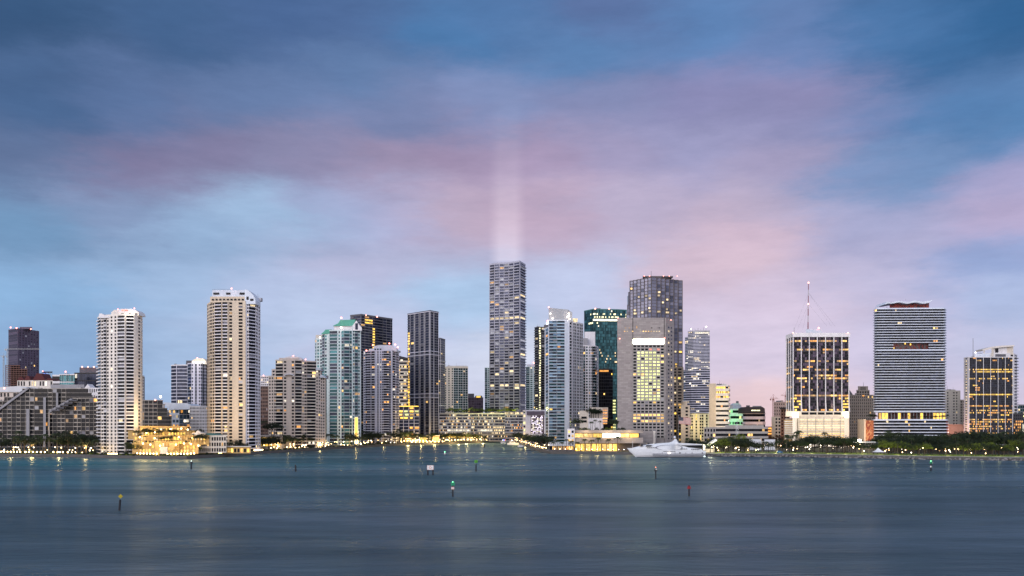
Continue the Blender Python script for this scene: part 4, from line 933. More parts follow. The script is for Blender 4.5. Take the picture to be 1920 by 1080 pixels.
b.vol([(1464, 0), (1480, 0)], 1050, 768, 11, ['www'], wallm='brown', win=(.25, .3, .8)); b.box('roof', 'charcoal', 1462, 1481, 764, 767, 1047, 20); b.done()
b = Bld('parking_deck', 'orange lit low parking deck in the street gap', 1441, 1150)
b.box('wall', 'rust', 1433, 1449, 800, 830, 1150, 10); [b.pane('lit_opening', 'amber', 1434, 1448, y, y + 2.4, 1149.9) for y in (802, 807, 812)]; b.done()

# mast tower
b = Bld('office_tower', 'dark tower with white vertical ribs, flared foot and red and white roof mast', 1535, 960)
l_ob = litp(.035, ('warm', 'warm_dim', 'amber', 'warm_dim'), .22, 3)
def l_one(k, bi, nf, ei, rg):
    if k < 5 and ei == 1 and (bi < 4 or bi > 24): return 'gold' if rg.random() < .6 else None
    return l_ob(k, bi, nf, ei, rg)
b.vol([(1475, 24), (1486.5, 0), (1591.5, 0)], 960, 632, 26, ['g' * 6, 'g' * 28], base=772, wallm='charcoal', slab='charcoal', pane=['dark', 'purple'], lit=l_one, parapet=0, mull=.12, core='charcoal', depth=44)
zb, zt = b.lz(772, 960), b.lz(632, 960)
for x in (1486.8, 1502, 1517, 1532, 1547.5, 1563, 1578, 1591.2):
    m_ = b.item('rib', 9); x0 = b.lx(x, 960); fl_ = zb + (zt - zb) * .10
    pr = [(-1.0, zt), (-1.0, zb + (zt - zb) * .16), (-1.6, zb + (zt - zb) * .07), (-3.2, zb), (.0, zb), (.0, zt)]
    n_ = len(pr); vs = [(x0 - .42, y, z) for y, z in pr] + [(x0 + .42, y, z) for y, z in pr]
    m_.add(vs, [tuple(range(n_)), tuple(range(2 * n_ - 1, n_ - 1, -1))] + [((i + 1) % n_, i, n_ + i, n_ + (i + 1) % n_) for i in range(n_)], 'white')
A = Vector((b.lx(1475, 984), 24)); B = Vector((b.lx(1486.5, 960), 0))
for q in (0.02, .36, .7): p = A.lerp(B, q); b.item('rib', 8).box(p.x - .9, p.x - .1, p.y - .9, p.y + .2, zb, zt, 'white')
b.mb('fascia').prism([(p.x * 1.0 + dx, p.y + dy) for p, dx, dy in ((A, -1, 0), (B, -.6, -1.6), (Vector((b.lx(1591.5, 960), 0)), 1, -1.6), (Vector((b.lx(1591.5, 960), 45)), 1, 0), (Vector(((A.x + b.x) * 1005 / 984 - b.x, 45)), -1, 0))], zt, zt + 4.4, 'white', 'roof_grey')
b.box('plant_room', 'bluewhite', 1511, 1541, 617, 625, 972, 16); b.box('plant_room_base', 'grey_dark', 1511, 1541, 624, 626, 970, 18)
b.rod('antenna', 'steel', (1489, 626), (1489, 614), 965, .25)
ys = [617, 604, 591.5, 579, 567, 554.5, 543, 531]
for i in range(7): b.rod('mast', 'mast_red' if i % 2 == 0 else 'mast_white', (1515 + i * .12, ys[i]), (1515.1 + i * .12, ys[i + 1]), 975, .55 - i * .03)
for x in (1489, 1495, 1505, 1551, 1559, 1566): b.rod('guy_wire', 'steel', (1516, 549 if x in (1489, 1566, 1559) else 570), (x, 612 if x > 1520 else 618), 975, .055, Y2=972 if x > 1540 else 980)
b.beacon(1516, 530, 973, r=.9); b.beacon(1515.5, 570, 973, 'beacon', .8); b.beacon(1535, 615, 970, r=.9); b.beacon(1487, 624, 958); b.beacon(1590, 624, 958)
# white podium
b.box('podium_wall', 'white_warm', 1473, 1592, 771, 781, 953, 45)
for i in range(5): b.pane('podium_window', 'dark', 1503 + i * 15.2, 1516 + i * 15.2, 773, 777.5, 952.8)
for k in range(10): b.box('parking_band', 'white_warm', 1497, 1585, 784 + k * 3.7, 786.2 + k * 3.7, 951, 1.4, True); b.pane('parking_light', 'soft' if k < 7 else 'warm', 1498, 1584, 786.3 + k * 3.7, 787.6 + k * 3.7, 953.5)
b.box('parking_core', 'white_warm', 1494, 1588, 781, 838, 954, 40); b.box('podium_wing', 'white_warm', 1583, 1592, 781, 838, 950, 40); b.box('podium_end', 'cream', 1486, 1494, 784, 838, 949, 40)
for k in range(9): b.box('side_band', 'cream', 1471, 1486, 789 + k * 4, 791.4 + k * 4, 958, 30, True)
b.box('side_core', 'hotel', 1472, 1486, 787, 838, 960, 30)
b.box('fin', 'white_warm', 1497, 1499, 783, 838, 949.5, 3); [b.box('podium_fin', 'grey', 1514 + i * 15.4, 1514.6 + i * 15.4, 783, 825, 950.2, 2, True) for i in range(5)]
b.pane('corner_glow', 'flood', 1486, 1497, 774, 783, 948.8); b.pane('corner_glow', 'flood', 1584, 1591.5, 773, 783, 949.8); b.done()
b = Bld('old_office_tower', 'older beige stone tower with a stepped square head, right of the mast tower', 1616, 1060)
b.vol([(1592, 0), (1641, 0)], 1060, 742, 16, ['s.3' + 'w' * 13], wallm='beige', lit=litp(.04, ('warm',)), win=(.31, .3, .86)); b.vol([(1606, 4), (1630, 4)], 1060, 733, 2, ['nnnnn'], base=742, wallm='beige', win=(.3, .2, .8)); b.vol([(1609, 6), (1627, 6)], 1060, 726, 2, ['snnns'], base=733, wallm='beige'); b.rod('finial', 'steel', (1619, 725), (1619, 717), 1070, .2)
b.poly('copper_roof', 'grey', [(1590, 742), (1590, 727), (1598, 738), (1600, 742)], 1075, 12)
b.pane('arch_light', 'amber', 1617, 1621, 741, 743, 1059.4); b.done()

# white striped slab tower with mural bands
b = Bld('apartment_tower', 'white striped slab tower with a wavy roof and dark red mural band', 1705, 960)
KW = dict(wallm='bluewhite', slab='bluewhite', pane=['dark', 'navy', 'dark'], bandd=1.5, band=(-.12, .16), roof='grey', core='core')
l_50 = litp(.006, ('warm', 'soft', 'amber'), 0, 2)
fr = [(1639.5, 8), (1644, 0), (1769, -3), (1772, 8)]
b.vol(fr, 960, 579, 13, ['r', 'r' * 26, 'r'], base=642, lit=l_50, **KW)
b.vol([(1639.5, 8), (1644, 0), (1674, 0)], 960, 642, 3, ['r', 'r' * 6], base=657, lit=None, parapet=0, **KW)
b.vol([(1741, -2), (1769, -3), (1772, 8)], 960, 642, 3, ['r' * 6, 'r'], base=657, lit=l_50, parapet=0, **KW)
b.box('mural_wall', 'mural_dark', 1674, 1741, 641.5, 657.5, 961, 16); [b.pane('mural_light', 'gold', x, x + 2.4, y, y + 3.4, 960.8) for x, y in ((1675, 651), (1706, 644), (1696, 642.5))]
b.vol(fr, 960, 657, 23, ['r', 'r' * 26, 'r'], base=771, lit=l_50, **KW)
b.box('mural_crown', 'mural_red', 1668, 1742, 566, 579, 966, 16)
pts = [(1658, 571), (1663, 566)] + [(1663 + i * 3, 565.5 - .026 * i * 3 * .6 + 1.0 * math.sin(i * .62)) for i in range(29)] + [(1750, 562.5), (1741, 568)] + [(1738 - i * 3, 568.2 + 1.2 * math.sin((25 - i) * .62)) for i in range(25)]
b.poly('wavy_roof', 'bluewhite', pts, 958, 26)
b.box('amenity_slab', 'bluewhite', 1639, 1772, 770, 773, 957, 30); b.box('amenity_back', 'mural_dark', 1646, 1766, 773, 787, 972, 14)
for x in range(1648, 1770, 6):
    k = R.random(); lit_ = x < 1666 or x > 1746 or 1698 < x < 1708
    if lit_ or k < .08: b.pane('lit_lobby', R.choice(('gold', 'gold', 'warm')), x, x + 4.4, 774.5, 786, 971.6)
    b.box('column', 'grey', x + 4.9, x + 5.6, 773, 787, 959, 1.2, True)
b.vol([(1637, 6), (1641, -4), (1773, -6), (1776, 6)], 955, 788, 6, ['r', 'r' * 26, 'r'], base=822, lit=litp(.03, ('soft', 'warm')), **KW)
b.box('mural_panel', 'mural_orange', 1623, 1638, 788, 826, 950, 22); b.box('mural_frame', 'tan', 1620.5, 1623, 786, 828, 949.5, 22); b.box('mural_panel_end', 'mural_red', 1772, 1777, 790, 818, 952, 14)
b.rod('antenna', 'steel', (1698, 563), (1698, 561), 965, .2); b.done()
b = Bld('apartment_tower', 'plain beige tower with small punched windows, right of the striped slab tower', 1787, 1120)
b.vol([(1764, 0), (1800, 0)], 1120, 734, 19, ['s.7wwsww.8s.7'], wallm='white_warm', lit=litp(.03, ('soft',)), win=(.25, .3, .75)); b.vol([(1800, 4), (1809, 4)], 1120, 751, 16, ['ww'], wallm='beige', win=(.22, .3, .75)); b.done()
b = Bld('low_building', 'blank salmon pink block glowing between the trees and the beige tower', 1789, 985)
b.box('wall', 'salmon', 1768, 1812, 797, 835, 985, 24); b.box('roof_ledge', 'salmon', 1772, 1804, 795.5, 797, 984, 24); b.done()
b = Bld('apartment_tower', 'white tower with a curved roof canopy, rising behind the dark gridded tower', 1876, 1080)
b.vol([(1846, 0), (1884, 0), (1901, 4), (1907, 26)], 1080, 664, 30, ['ss', 'sw', 'cc'], wallm='white', slab='white', rail='white', lit=LW, bal=2., pane='dark')
b.poly('canopy', 'cream', [(1842, 655), (1860, 650), (1878, 648), (1902, 647), (1902, 649.5), (1880, 651), (1861, 653.5), (1843, 658)], 1078, 16)
b.box('roof_storey', 'white_warm', 1886, 1900, 649, 665, 1082, 14); b.box('canopy_post', 'cream', 1844, 1846.5, 655, 668, 1079, 3, True); b.box('canopy_post', 'white_warm', 1859, 1863, 652, 668, 1079, 3, True); b.pane('roof_window', 'dark', 1866, 1872, 653, 661, 1081)
b.box('roof_wall', 'white', 1862, 1888, 651, 668, 1081.5, 8); b.done()
b = Bld('office_tower', 'dark gridded tower with white vertical ribs and long yellow lit floors, near the right edge', 1852, 960)
def l_nw(k, bi, nf, ei, rg):
    f = k / nf
    if ei == 0: return None
    if abs(f - .555) < .02: return 'gold'
    if k in (nf - 6, nf - 7): return 'gold' if (6 <= bi) and rg.random() < .92 else ('warm' if rg.random() < .3 else None)
    if k in (4, 6, 7, 9): return rg.choice(('gold', 'amber', 'warm')) if rg.random() < (.75 if bi < 18 else .3) else None
    if k in (3, 5, 8): return 'amber' if rg.random() < .42 and bi < 16 else None
    return q_nw(k, bi, nf, ei, rg)
q_nw = litp(.035, ('gold', 'warm', 'amber'), .2, 4)
b.vol([(1808, 12), (1817, 0), (1899, 0)], 960, 670, 38, ['s.3n1s.5', 'g' * 36], base=832, wallm='white', slab='charcoal', pane=['dark', 'navy'], lit=l_nw, mull=.5, parapet=.5, core='charcoal')
ribs(b, (1817.3, 1830.5, 1844, 1857.5, 1871.5, 1885, 1898.7), lambda x: 669, lambda x: 960, 832, 'white', .42, 1.5)
b.box('plant_room', 'bluewhite', 1827, 1856, 663, 669, 972, 14); b.box('plant_room', 'grey_dark', 1866, 1886, 664, 669, 970, 14); b.rod('mast', 'steel', (1824.5, 669), (1824.5, 634), 975, .3); b.beacon(1829, 661, 968, 'beacon_w', .7)
for i in range(24): b.pane('edge_light', 'soft', 1811, 1812.6, 676 + i * 5.6, 678 + i * 5.6, 961.5)
b.done()
b = Bld('low_building', 'dark block with orange lit floors at the right edge', 1915, 960)
def l_or(k, bi, nf, ei, rg): return 'amber' if k < nf - 2 and rg.random() < .7 else None
b.vol([(1900, 0), (1918, 0)], 960, 777, 10, ['wwwww'], wallm='charcoal', lit=l_or, base=832); b.box('lit_panel', 'coolw', 1917, 1922, 795, 812, 957, 2); b.done()
b = Bld('office_block', 'green lit block half cut by the right edge', 1918, 1150)
b.vol([(1908, 0), (1945, 0)], 1150, 760, 12, ['g' * 8], wallm='grey', pane='teal_dark', lit=litp(.2, ('lime', 'soft'))); b.done()

# ------------------------------------------------------------------ beam of light above the slim tower
m = bpy.data.materials.new('light_beam'); m.use_nodes = True; MATS['light_beam'] = m
t = NT(m.node_tree); m.node_tree.nodes.remove(m.node_tree.nodes['Principled BSDF'])
out = [n for n in m.node_tree.nodes if n.type == 'OUTPUT_MATERIAL'][0]
o = objco(t); sp = t.n('ShaderNodeSeparateXYZ'); t.l(o, sp.inputs[0])
ex = t.math('SMOOTH_MIN', 1., t.math('MULTIPLY', t.math('SUBTRACT', 32., t.math('ABSOLUTE', sp.outputs[0])), .05, clamp=True), .35)
fall = t.math('POWER', t.math('SUBTRACT', 1., t.math('DIVIDE', sp.outputs[2], 350.), clamp=True), 2.2)
em = t.n('ShaderNodeEmission'); em.inputs[0].default_value = (1., .93, .90, 1)
t.l(t.math('MULTIPLY', t.math('MULTIPLY', t.math('POWER', ex, 1.25), fall), .0064), em.inputs[1]); t.l(em.outputs[0], out.inputs['Volume'])
b = MB(); b.box(-32, 32, -15, 15, 0, 350, 'light_beam')
bo = b.build('light_beam', None, (X(951, 1450), 1450, TOPZ + 5)); tag(bo, 'soft white shaft of light rising into the sky from the tallest slim tower', 'light beam')

# ------------------------------------------------------------------ trees
def palm_meshes(seed, h, crown_r, leaf):
    rg = random.Random(seed); tr = MB(); lean = rg.uniform(-.6, .6); p = Vector((0, 0, -.3)); n = 5; r = .24
    for i in range(n):
        f = (i + 1) / n; q = Vector((lean * f * f, rg.uniform(-.1, .1), h * f)); tr.tube(p, q, r * (1 - .08 * i), r * (1 - .08 * (i + 1)), 'palm_bark', 7); p = q
    top = p; cr = MB(); nf = 17
    for k in range(nf):
        a = 2 * math.pi * k / nf + rg.uniform(-.2, .2); up = rg.uniform(-.35, 1.0); L = crown_r * rg.uniform(.8, 1.1); seg = 7
        d = Vector((math.cos(a), math.sin(a), 0)); side = Vector((-d.y, d.x, 0)); prev = top
        for i in range(seg):
            f = (i + 1) / seg; pt = top + d * (L * f * (1 - .12 * f)) + Vector((0, 0, L * (up * .55 * f - .95 * f * f * (.75 + .25 * abs(up)))))
            wd = L * .20 * math.sin(math.pi * min(1, .25 + .75 * f)) + .12
            for s_ in (-1, 1):
                for jj in (0, .5):
                    q0 = prev.lerp(pt, jj); q1 = prev.lerp(pt, jj + .42)
                    e = q0.lerp(q1, .9) + side * (s_ * wd) + Vector((0, 0, -wd * rg.uniform(.45, .9))) + d * .25
                    cr.add([q0, q1, e], [(0, 1, 2)], leaf)
            prev = pt
    for k in range(5):
        a = rg.uniform(0, 6.28); cr.ball(top + Vector((math.cos(a) * .3, math.sin(a) * .3, -.3)), .22, leaf, 5, 4)
    return tr, cr
def tree_meshes(seed, h, rw, leaf, flat=.75):
    rg = random.Random(seed); tr = MB(); th = h * .38; tr.tube((0, 0, -.3), (rg.uniform(-.2, .2), 0, th), .38, .26, 'bark', 8); cr = MB(); tips = []
    for k in range(6):
        a = 2 * math.pi * k / 6 + rg.uniform(-.4, .4); e = Vector((math.cos(a) * rw * rg.uniform(.35, .7), math.sin(a) * rw * rg.uniform(.35, .7), h * rg.uniform(.55, .82)))
        mid = Vector((e.x * .4, e.y * .4, th + (e.z - th) * .55)); tr.tube((0, 0, th - .1), mid, .2, .14, 'bark', 5); tr.tube(mid, e, .14, .05, 'bark', 5); tips.append(e)
    cl = []
    for k in range(34):
        a = rg.uniform(0, 6.28); rr_ = rw * math.sqrt(rg.random()); zz = h * (.52 + .36 * rg.random() * (1 - (rr_ / rw) ** 2 * .6)); cl.append((Vector((math.cos(a) * rr_, math.sin(a) * rr_, zz)), rg.uniform(.14, .30) * rw))
    for e in tips: cl.append((e, .3 * rw))
    for c, r in cl:
        for j in range(26):
            v = Vector((rg.gauss(0, 1), rg.gauss(0, 1), rg.gauss(0, 1))).normalized(); pp = c + Vector((v.x, v.y, v.z * flat)) * r * rg.uniform(.55, 1.05)
            u = Vector((rg.gauss(0, 1), rg.gauss(0, 1), rg.gauss(0, .5))).normalized(); wv_ = u.cross(v + Vector((0, 0, .6))).normalized(); s_ = rg.uniform(.22, .42) * (rw / 5) ** .5
            cr.add([pp - u * s_, pp - wv_ * s_ * .6, pp + u * s_, pp + wv_ * s_ * .6], [(0, 1, 2, 3)], leaf)
    return tr, cr
def shrub_mesh(seed, w_, h, leaf):
    rg = random.Random(seed); cr = MB()
    for j in range(260):
        a = rg.uniform(0, 6.28); q = math.sqrt(rg.random()); pp = Vector((math.cos(a) * q * w_, math.sin(a) * q * w_ * .6, h * (1 - q * q) * rg.uniform(.15, 1.1))); u = Vector((rg.gauss(0, 1), rg.gauss(0, 1), rg.gauss(0, 1))).normalized(); v = u.orthogonal().normalized(); s_ = rg.uniform(.2, .4)
        cr.add([pp - u * s_, pp - v * s_ * .6, pp + u * s_, pp + v * s_ * .6], [(0, 1, 2, 3)], leaf)
    return cr
PROTO = {}
def plant(kind, x, y, z, sc, label, group):
    """first use builds the kind's meshes, later uses copy the thing and its parts"""
    var = R.randrange(4); key = (kind, var)
    name, cat = ('palm_tree', 'palm tree') if kind.startswith('palm') else (('shrub', 'shrub') if kind.startswith('shrub') else ('broadleaf_tree', 'tree'))
    rot = R.uniform(0, 6.28)
    if key not in PROTO:
        sd = var * 17 + len(kind)
        e = empty(name, (x, y, z), label, cat, group)
        if kind.startswith('palm'): tr, cr = palm_meshes(sd, 8 + var * .8, 3.2, {'palm': 'leaf_palm', 'palm_lime': 'leaf_lit'}[kind])
        elif kind.startswith('shrub'): tr, cr = None, shrub_mesh(sd, 2.4, 2.0, {'shrub': 'leaf_dark', 'shrub_lime': 'leaf_lit', 'shrub_brown': 'leaf_brown'}[kind])
        else: tr, cr = tree_meshes(sd, 10 + var * .7, 5.2 + var * .4, {'tree': 'leaf_dark', 'tree_mid': 'leaf_mid', 'tree_lime': 'leaf_lit', 'tree_brown': 'leaf_brown'}[kind])
        if tr: tr.build('trunk', e)
        cr.build('crown' if tr else 'foliage', e); PROTO[key] = e
    else:
        src = PROTO[key]; e = src.copy(); COL.objects.link(e)
        for ch in children_of[src] if src in children_of else [c for c in src.children]:
            c2 = ch.copy(); c2.parent = e; COL.objects.link(c2)
        e.location = (x, y, z); e['label'] = label; e['group'] = group
    e.rotation_euler.z = rot; e.scale = (sc, sc, sc * R.uniform(.92, 1.12))
    return e
children_of = {}
def grove(n, kinds, pl, pr, Y0, Y1, s0, s1, label, group, z=G, even=False, pyz=None):
    for i in range(n):
        px = pl + (pr - pl) * ((i + R.uniform(.2, .8)) / n); Y = R.uniform(Y0, Y1) if not callable(Y0) else Y0(px) + R.uniform(0, Y1)
        k = R.choice(kinds); lb = label[0] if k.startswith('palm') else label[1]; zz = z if pyz is None else Z(pyz, Y)
        plant(k, X(px, Y), Y, zz, R.uniform(s0, s1), lb, group[0] if k.startswith('palm') else group[1])
def shoreY(px):
    # distance of the water's edge seen in column px
    for (a, ya), (c, yc) in zip(SHORE, SHORE[1:]):
        if a <= px <= c:
            return F * CH / (ya + (yc - ya) * (px - a) / (c - a) - HZ)
    return 700
sy = lambda off: (lambda px: shoreY(px) + off)

grove(34, ['palm', 'palm', 'tree'], -6, 182, sy(16), 45, 1.27, 1.88, ('dark palm in front of the terraced apartments at the far left', 'dark leafy tree in front of the terraced apartments at the far left'), ('palms before the terraced apartments', 'trees before the terraced apartments'))
grove(18, ['shrub'], -6, 240, sy(9), 6, 1.08, 1.76, ('', 'dark shrub behind the lamp lit seawall at the left'), ('', 'shrubs along the left seawall'))
grove(7, ['palm', 'tree_mid'], 236, 262, sy(14), 30, 0.94, 1.28, ('palm standing at the left end of the floodlit terraces', 'tree standing at the left end of the floodlit terraces'), ('palms at the end of the terraces', 'trees at the end of the terraces'))
grove(26, ['shrub', 'palm', 'tree'], 252, 388, 733, 737, .45, .75, ('palm growing on the lowest golden hotel terrace', 'dark plant on the lowest golden hotel terrace'), ('palms on the lowest hotel terrace', 'plants on the lowest hotel terrace'), z=Z(829, 735))
grove(22, ['shrub', 'palm', 'tree'], 250, 376, 747, 752, .45, .75, ('palm growing on the middle golden hotel terrace', 'dark plant on the middle golden hotel terrace'), ('palms on the middle hotel terrace', 'plants on the middle hotel terrace'), z=Z(818, 749))
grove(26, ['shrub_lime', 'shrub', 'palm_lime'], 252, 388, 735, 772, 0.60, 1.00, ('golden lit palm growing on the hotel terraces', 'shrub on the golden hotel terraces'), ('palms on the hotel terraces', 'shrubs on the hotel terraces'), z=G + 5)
grove(18, ['shrub_lime', 'shrub'], 250, 372, 716, 726, 0.70, 1.10, ('', 'shrub at the foot of the golden hotel terraces'), ('', 'shrubs at the foot of the hotel terraces'))
grove(16, ['tree', 'tree_mid'], 268, 386, 800, 850, 1.49, 2.03, ('', 'broad dark tree behind the floodlit terraces'), ('', 'trees behind the floodlit terraces'))
grove(16, ['palm', 'tree', 'shrub'], 402, 486, sy(12), 16, 0.74, 1.15, ('small palm at the foot of the tallest cream tower', 'small dark plant at the foot of the tallest cream tower'), ('palms below the tallest cream tower', 'plants below the tallest cream tower'))
grove(16, ['palm', 'tree'], 488, 545, sy(14), 60, 1.08, 1.62, ('palm between the tallest cream tower and the stepped beige tower', 'dark tree between the tallest cream tower and the stepped beige tower'), ('palms left of the stepped beige tower', 'trees left of the stepped beige tower'))
grove(6, ['tree', 'palm'], 490, 523, 930, 940, 1.10, 1.38, ('palm on the lit podium beside the stepped beige tower', 'tree on the lit podium beside the stepped beige tower'), ('palms on the lit podium', 'trees on the lit podium'), z=Z(815, 930))
grove(24, ['palm', 'tree', 'shrub'], 545, 672, sy(14), 50, 1.01, 1.55, ('palm at the foot of the stepped beige and pale teal towers', 'dark plant at the foot of the stepped beige and pale teal towers'), ('palms below the beige and teal towers', 'plants below the beige and teal towers'))
grove(26, ['palm', 'tree', 'shrub'], 676, 762, sy(14), 55, 1.28, 1.89, ('palm in front of the lavender tower', 'dark plant in front of the lavender tower'), ('palms before the lavender tower', 'plants before the lavender tower'))
grove(26, ['palm', 'tree', 'tree_mid'], 752, 900, sy(8), 22, 1.08, 1.55, ('palm on the lamp lit river bank below the black towers and long podium', 'tree on the lamp lit river bank below the black towers and long podium'), ('palms on the far river bank', 'trees on the far river bank'))
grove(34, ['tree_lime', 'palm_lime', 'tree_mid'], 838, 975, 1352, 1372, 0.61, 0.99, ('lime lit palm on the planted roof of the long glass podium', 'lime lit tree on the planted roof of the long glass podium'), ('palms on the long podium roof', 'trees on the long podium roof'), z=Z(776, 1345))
grove(26, ['tree', 'palm', 'tree_mid'], 968, 1032, sy(10), 45, 1.08, 1.49, ('palm on the right river bank, left of the blue glass tower', 'tree on the right river bank, left of the blue glass tower'), ('palms on the right river bank', 'trees on the right river bank'))
grove(7, ['palm'], 1036, 1086, 824, 830, 1.01, 1.28, ('palm by the cafe at the foot of the blue glass tower', ''), ('palms by the cafe', ''))
grove(5, ['palm'], 1083, 1165, 832, 834, 1.28, 1.49, ('palm standing before the yellow lit hall of the stone podium', ''), ('palms before the yellow lit hall', ''))
grove(22, ['palm', 'tree_mid', 'shrub', 'shrub_lime'], 1080, 1172, 858, 874, 0.77, 1.16, ('palm on the roof of the waterside stone podium', 'plant on the roof of the waterside stone podium'), ('palms on the stone podium roof', 'plants on the stone podium roof'), z=Z(806, 842))
grove(4, ['tree'], 1106, 1124, 1010, 1016, 0.99, 1.26, ('', 'dark tree on the white stepped block'), ('', 'trees on the white stepped block'), z=Z(784, 1006))
grove(6, ['palm', 'tree'], 1288, 1328, 800, 840, 1.08, 1.49, ('palm rising behind the stern of the yacht', 'tree rising behind the stern of the yacht'), ('palms behind the yacht', 'trees behind the yacht'))
pk = (('palm in the park between the yacht and the two white walls', 'dark tree in the park between the yacht and the two white walls'), ('palms in the park beside the yacht', 'trees in the park beside the yacht'))
grove(24, ['tree', 'palm', 'tree_lime', 'tree_mid'], 1330, 1404, sy(26), 55, 1.05, 1.5, *pk)
grove(18, ['palm', 'tree', 'tree'], 1404, 1482, sy(26), 34, 0.74, 1.08, ('small palm in front of the two white walls', 'small dark tree in front of the two white walls'), ('palms before the white walls', 'trees before the white walls'))
grove(36, ['tree', 'tree', 'tree_mid', 'palm'], 1474, 1606, sy(34), 75, .8, 1.6, ('palm in the dark park grove below the mast tower', 'tree in the dark park grove below the mast tower'), ('palms below the mast tower', 'trees below the mast tower'))
grove(6, ['palm'], 1472, 1502, 880, 910, 1.55, 1.89, ('tall palm against the white parking podium of the mast tower', ''), ('tall palms before the white parking podium', ''))
grove(9, ['palm', 'tree_mid'], 1604, 1658, sy(30), 25, 0.74, 1.01, ('small palm by the white tent below the striped tower', 'small tree by the white tent below the striped tower'), ('palms by the white tent', 'trees by the white tent'))
grove(56, ['tree', 'tree_mid', 'tree', 'palm'], 1650, 1780, sy(60), 110, .95, 1.75, ('palm in the dark park wood below the striped tower', 'tree in the dark park wood below the striped tower'), ('palms below the striped tower', 'trees below the striped tower'))
grove(54, ['tree', 'tree_mid', 'tree', 'palm'], 1770, 1925, sy(60), 120, 1.1, 2.05, ('palm in the park wood below the dark gridded tower', 'tall dark tree in the park wood below the dark gridded tower'), ('palms below the dark gridded tower', 'trees below the dark gridded tower'))
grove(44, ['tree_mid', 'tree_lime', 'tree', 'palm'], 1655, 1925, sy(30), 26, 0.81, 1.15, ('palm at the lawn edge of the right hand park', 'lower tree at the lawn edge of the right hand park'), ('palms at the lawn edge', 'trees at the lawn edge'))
grove(5, ['tree_brown', 'shrub_brown'], 1438, 1474, 990, 1030, 1.22, 1.62, ('', 'brown tree glowing orange in the street gap'), ('', 'orange lit street trees'))
grove(5, ['palm', 'tree'], 1624, 1642, 962, 970, 0.55, 0.72, ('palm on the ledge left of the striped tower lobby', 'tree on the ledge left of the striped tower lobby'), ('palms left of the lobby', 'trees left of the lobby'), z=Z(788, 950))
grove(9, ['palm', 'tree'], 1700, 1776, 958, 962, 0.44, 0.61, ('palm on the open lobby deck of the striped tower', 'tree on the open lobby deck of the striped tower'), ('palms on the lobby deck', 'trees on the lobby deck'), z=Z(787, 957))

grove(70, ['shrub', 'shrub', 'shrub_lime'], -10, 250, sy(7), 2, .55, .95, ('', 'low hedge bush behind the seawall lamps, left of the golden terraces'), ('', 'hedge along the left seawall'))
grove(60, ['shrub', 'shrub', 'shrub', 'shrub_lime'], 385, 760, sy(7), 3, .6, 1.1, ('', 'low hedge bush behind the seawall between the golden terraces and the river'), ('', 'hedge along the middle seawall'))
grove(34, ['shrub', 'shrub_lime', 'tree_mid'], 752, 948, sy(5), 4, .5, .9, ('', 'low bush on the far bank of the river mouth'), ('', 'hedge on the far river bank'))

# ------------------------------------------------------------------ lamps along the water and in the parks
LP = {}
def lamp_post(x, y, z, h, r, mat, label, group, name='lamp_post', cat='lamp'):
    key = (h, r, mat, name)
    if key not in LP:
        e = empty(name, (x, y, z), label, cat, group)
        MB().tube((0, 0, -.2), (0, 0, h), .09, .06, 'dark_steel', 6).build('pole', e); MB().ball((0, 0, h + r), r, mat, 8, 6).build('lamp_globe', e); LP[key] = e
    else:
        s_ = LP[key]; e = s_.copy(); COL.objects.link(e)
        for ch in s_.children: c2 = ch.copy(); c2.parent = e; COL.objects.link(c2)
        e.location = (x, y, z); e['label'] = label; e['group'] = group
def lamps(xs, off, h, r, mat, label, group, Yf=None, z=G):
    for px in xs:
        jit = off > 20; r = r * R.choice((.6, .8, 1.)) if jit else r; Y = (shoreY(px) if Yf is None else Yf) + off + (R.uniform(0, 50) if jit else 0); px += R.uniform(-9, 9) if jit else 0; lamp_post(X(px, Y), Y, z, h, r, mat, label, group)
fr_ = lambda a, b, n: [a + (b - a) * i / (n - 1) for i in range(n)]
lamps(fr_(2, 38, 7) + fr_(47, 84, 6) + fr_(100, 108, 2) + fr_(118, 127, 2), 4.2, 1.3, .55, 'bulb', 'globe lamp on the seawall before the terraced apartments at far left', 'seawall lamps at the far left')
lamps(fr_(203, 219, 6), 4.2, .9, .5, 'bulb', 'globe lamp in the short row below the cream round tower', 'seawall lamps below the cream round tower')
lamps(fr_(257, 294, 7) + fr_(314, 364, 9), 4.2, 1.4, .6, 'bulb', 'globe lamp on the seawall below the golden terraces', 'seawall lamps below the terraces')
lamps(fr_(411, 428, 6), 4.2, 1., .5, 'bulb', 'globe lamp in the row below the tallest cream tower', 'seawall lamps below the tallest tower')
lamps(fr_(477, 492, 6), 4.2, 1., .55, 'bulb', 'globe lamp in the row left of the stepped beige tower', 'seawall lamps left of the stepped tower')
lamps(fr_(772, 830, 9), 3.8, 1., .6, 'bulb', 'globe lamp at the water line below the black banded tower', 'seawall lamps below the black tower')
lamps(fr_(752, 900, 26), 12, 2.6, .55, 'bulb', 'taller globe lamp among the trees on the far river bank', 'lamps on the far river bank')
lamps([668, 676, 684, 640, 616, 597, 566, 545, 538, 520, 508], 9, 2.2, .5, 'bulb', 'globe lamp among the palms below the beige and teal towers', 'lamps below the beige and teal towers')
lamps(fr_(962, 1024, 16), 6, 2.4, .42, 'bulb', 'globe lamp along the right river bank', 'lamps on the right river bank')
lamps(fr_(1040, 1170, 14), 6, 2.0, .25, 'bulb_white', 'small globe lamp on the quay before the stone podium', 'lamps on the stone podium quay')
lamps(fr_(1334, 1480, 13), 24, 4.2, .36, 'bulb_white', 'white globe lamp on the park path between yacht and mast tower', 'park lamps left of the mast tower')
lamps(fr_(1486, 1660, 11), 28, 4.2, .36, 'bulb_white', 'white globe lamp on the park path below the mast tower', 'park lamps below the mast tower')
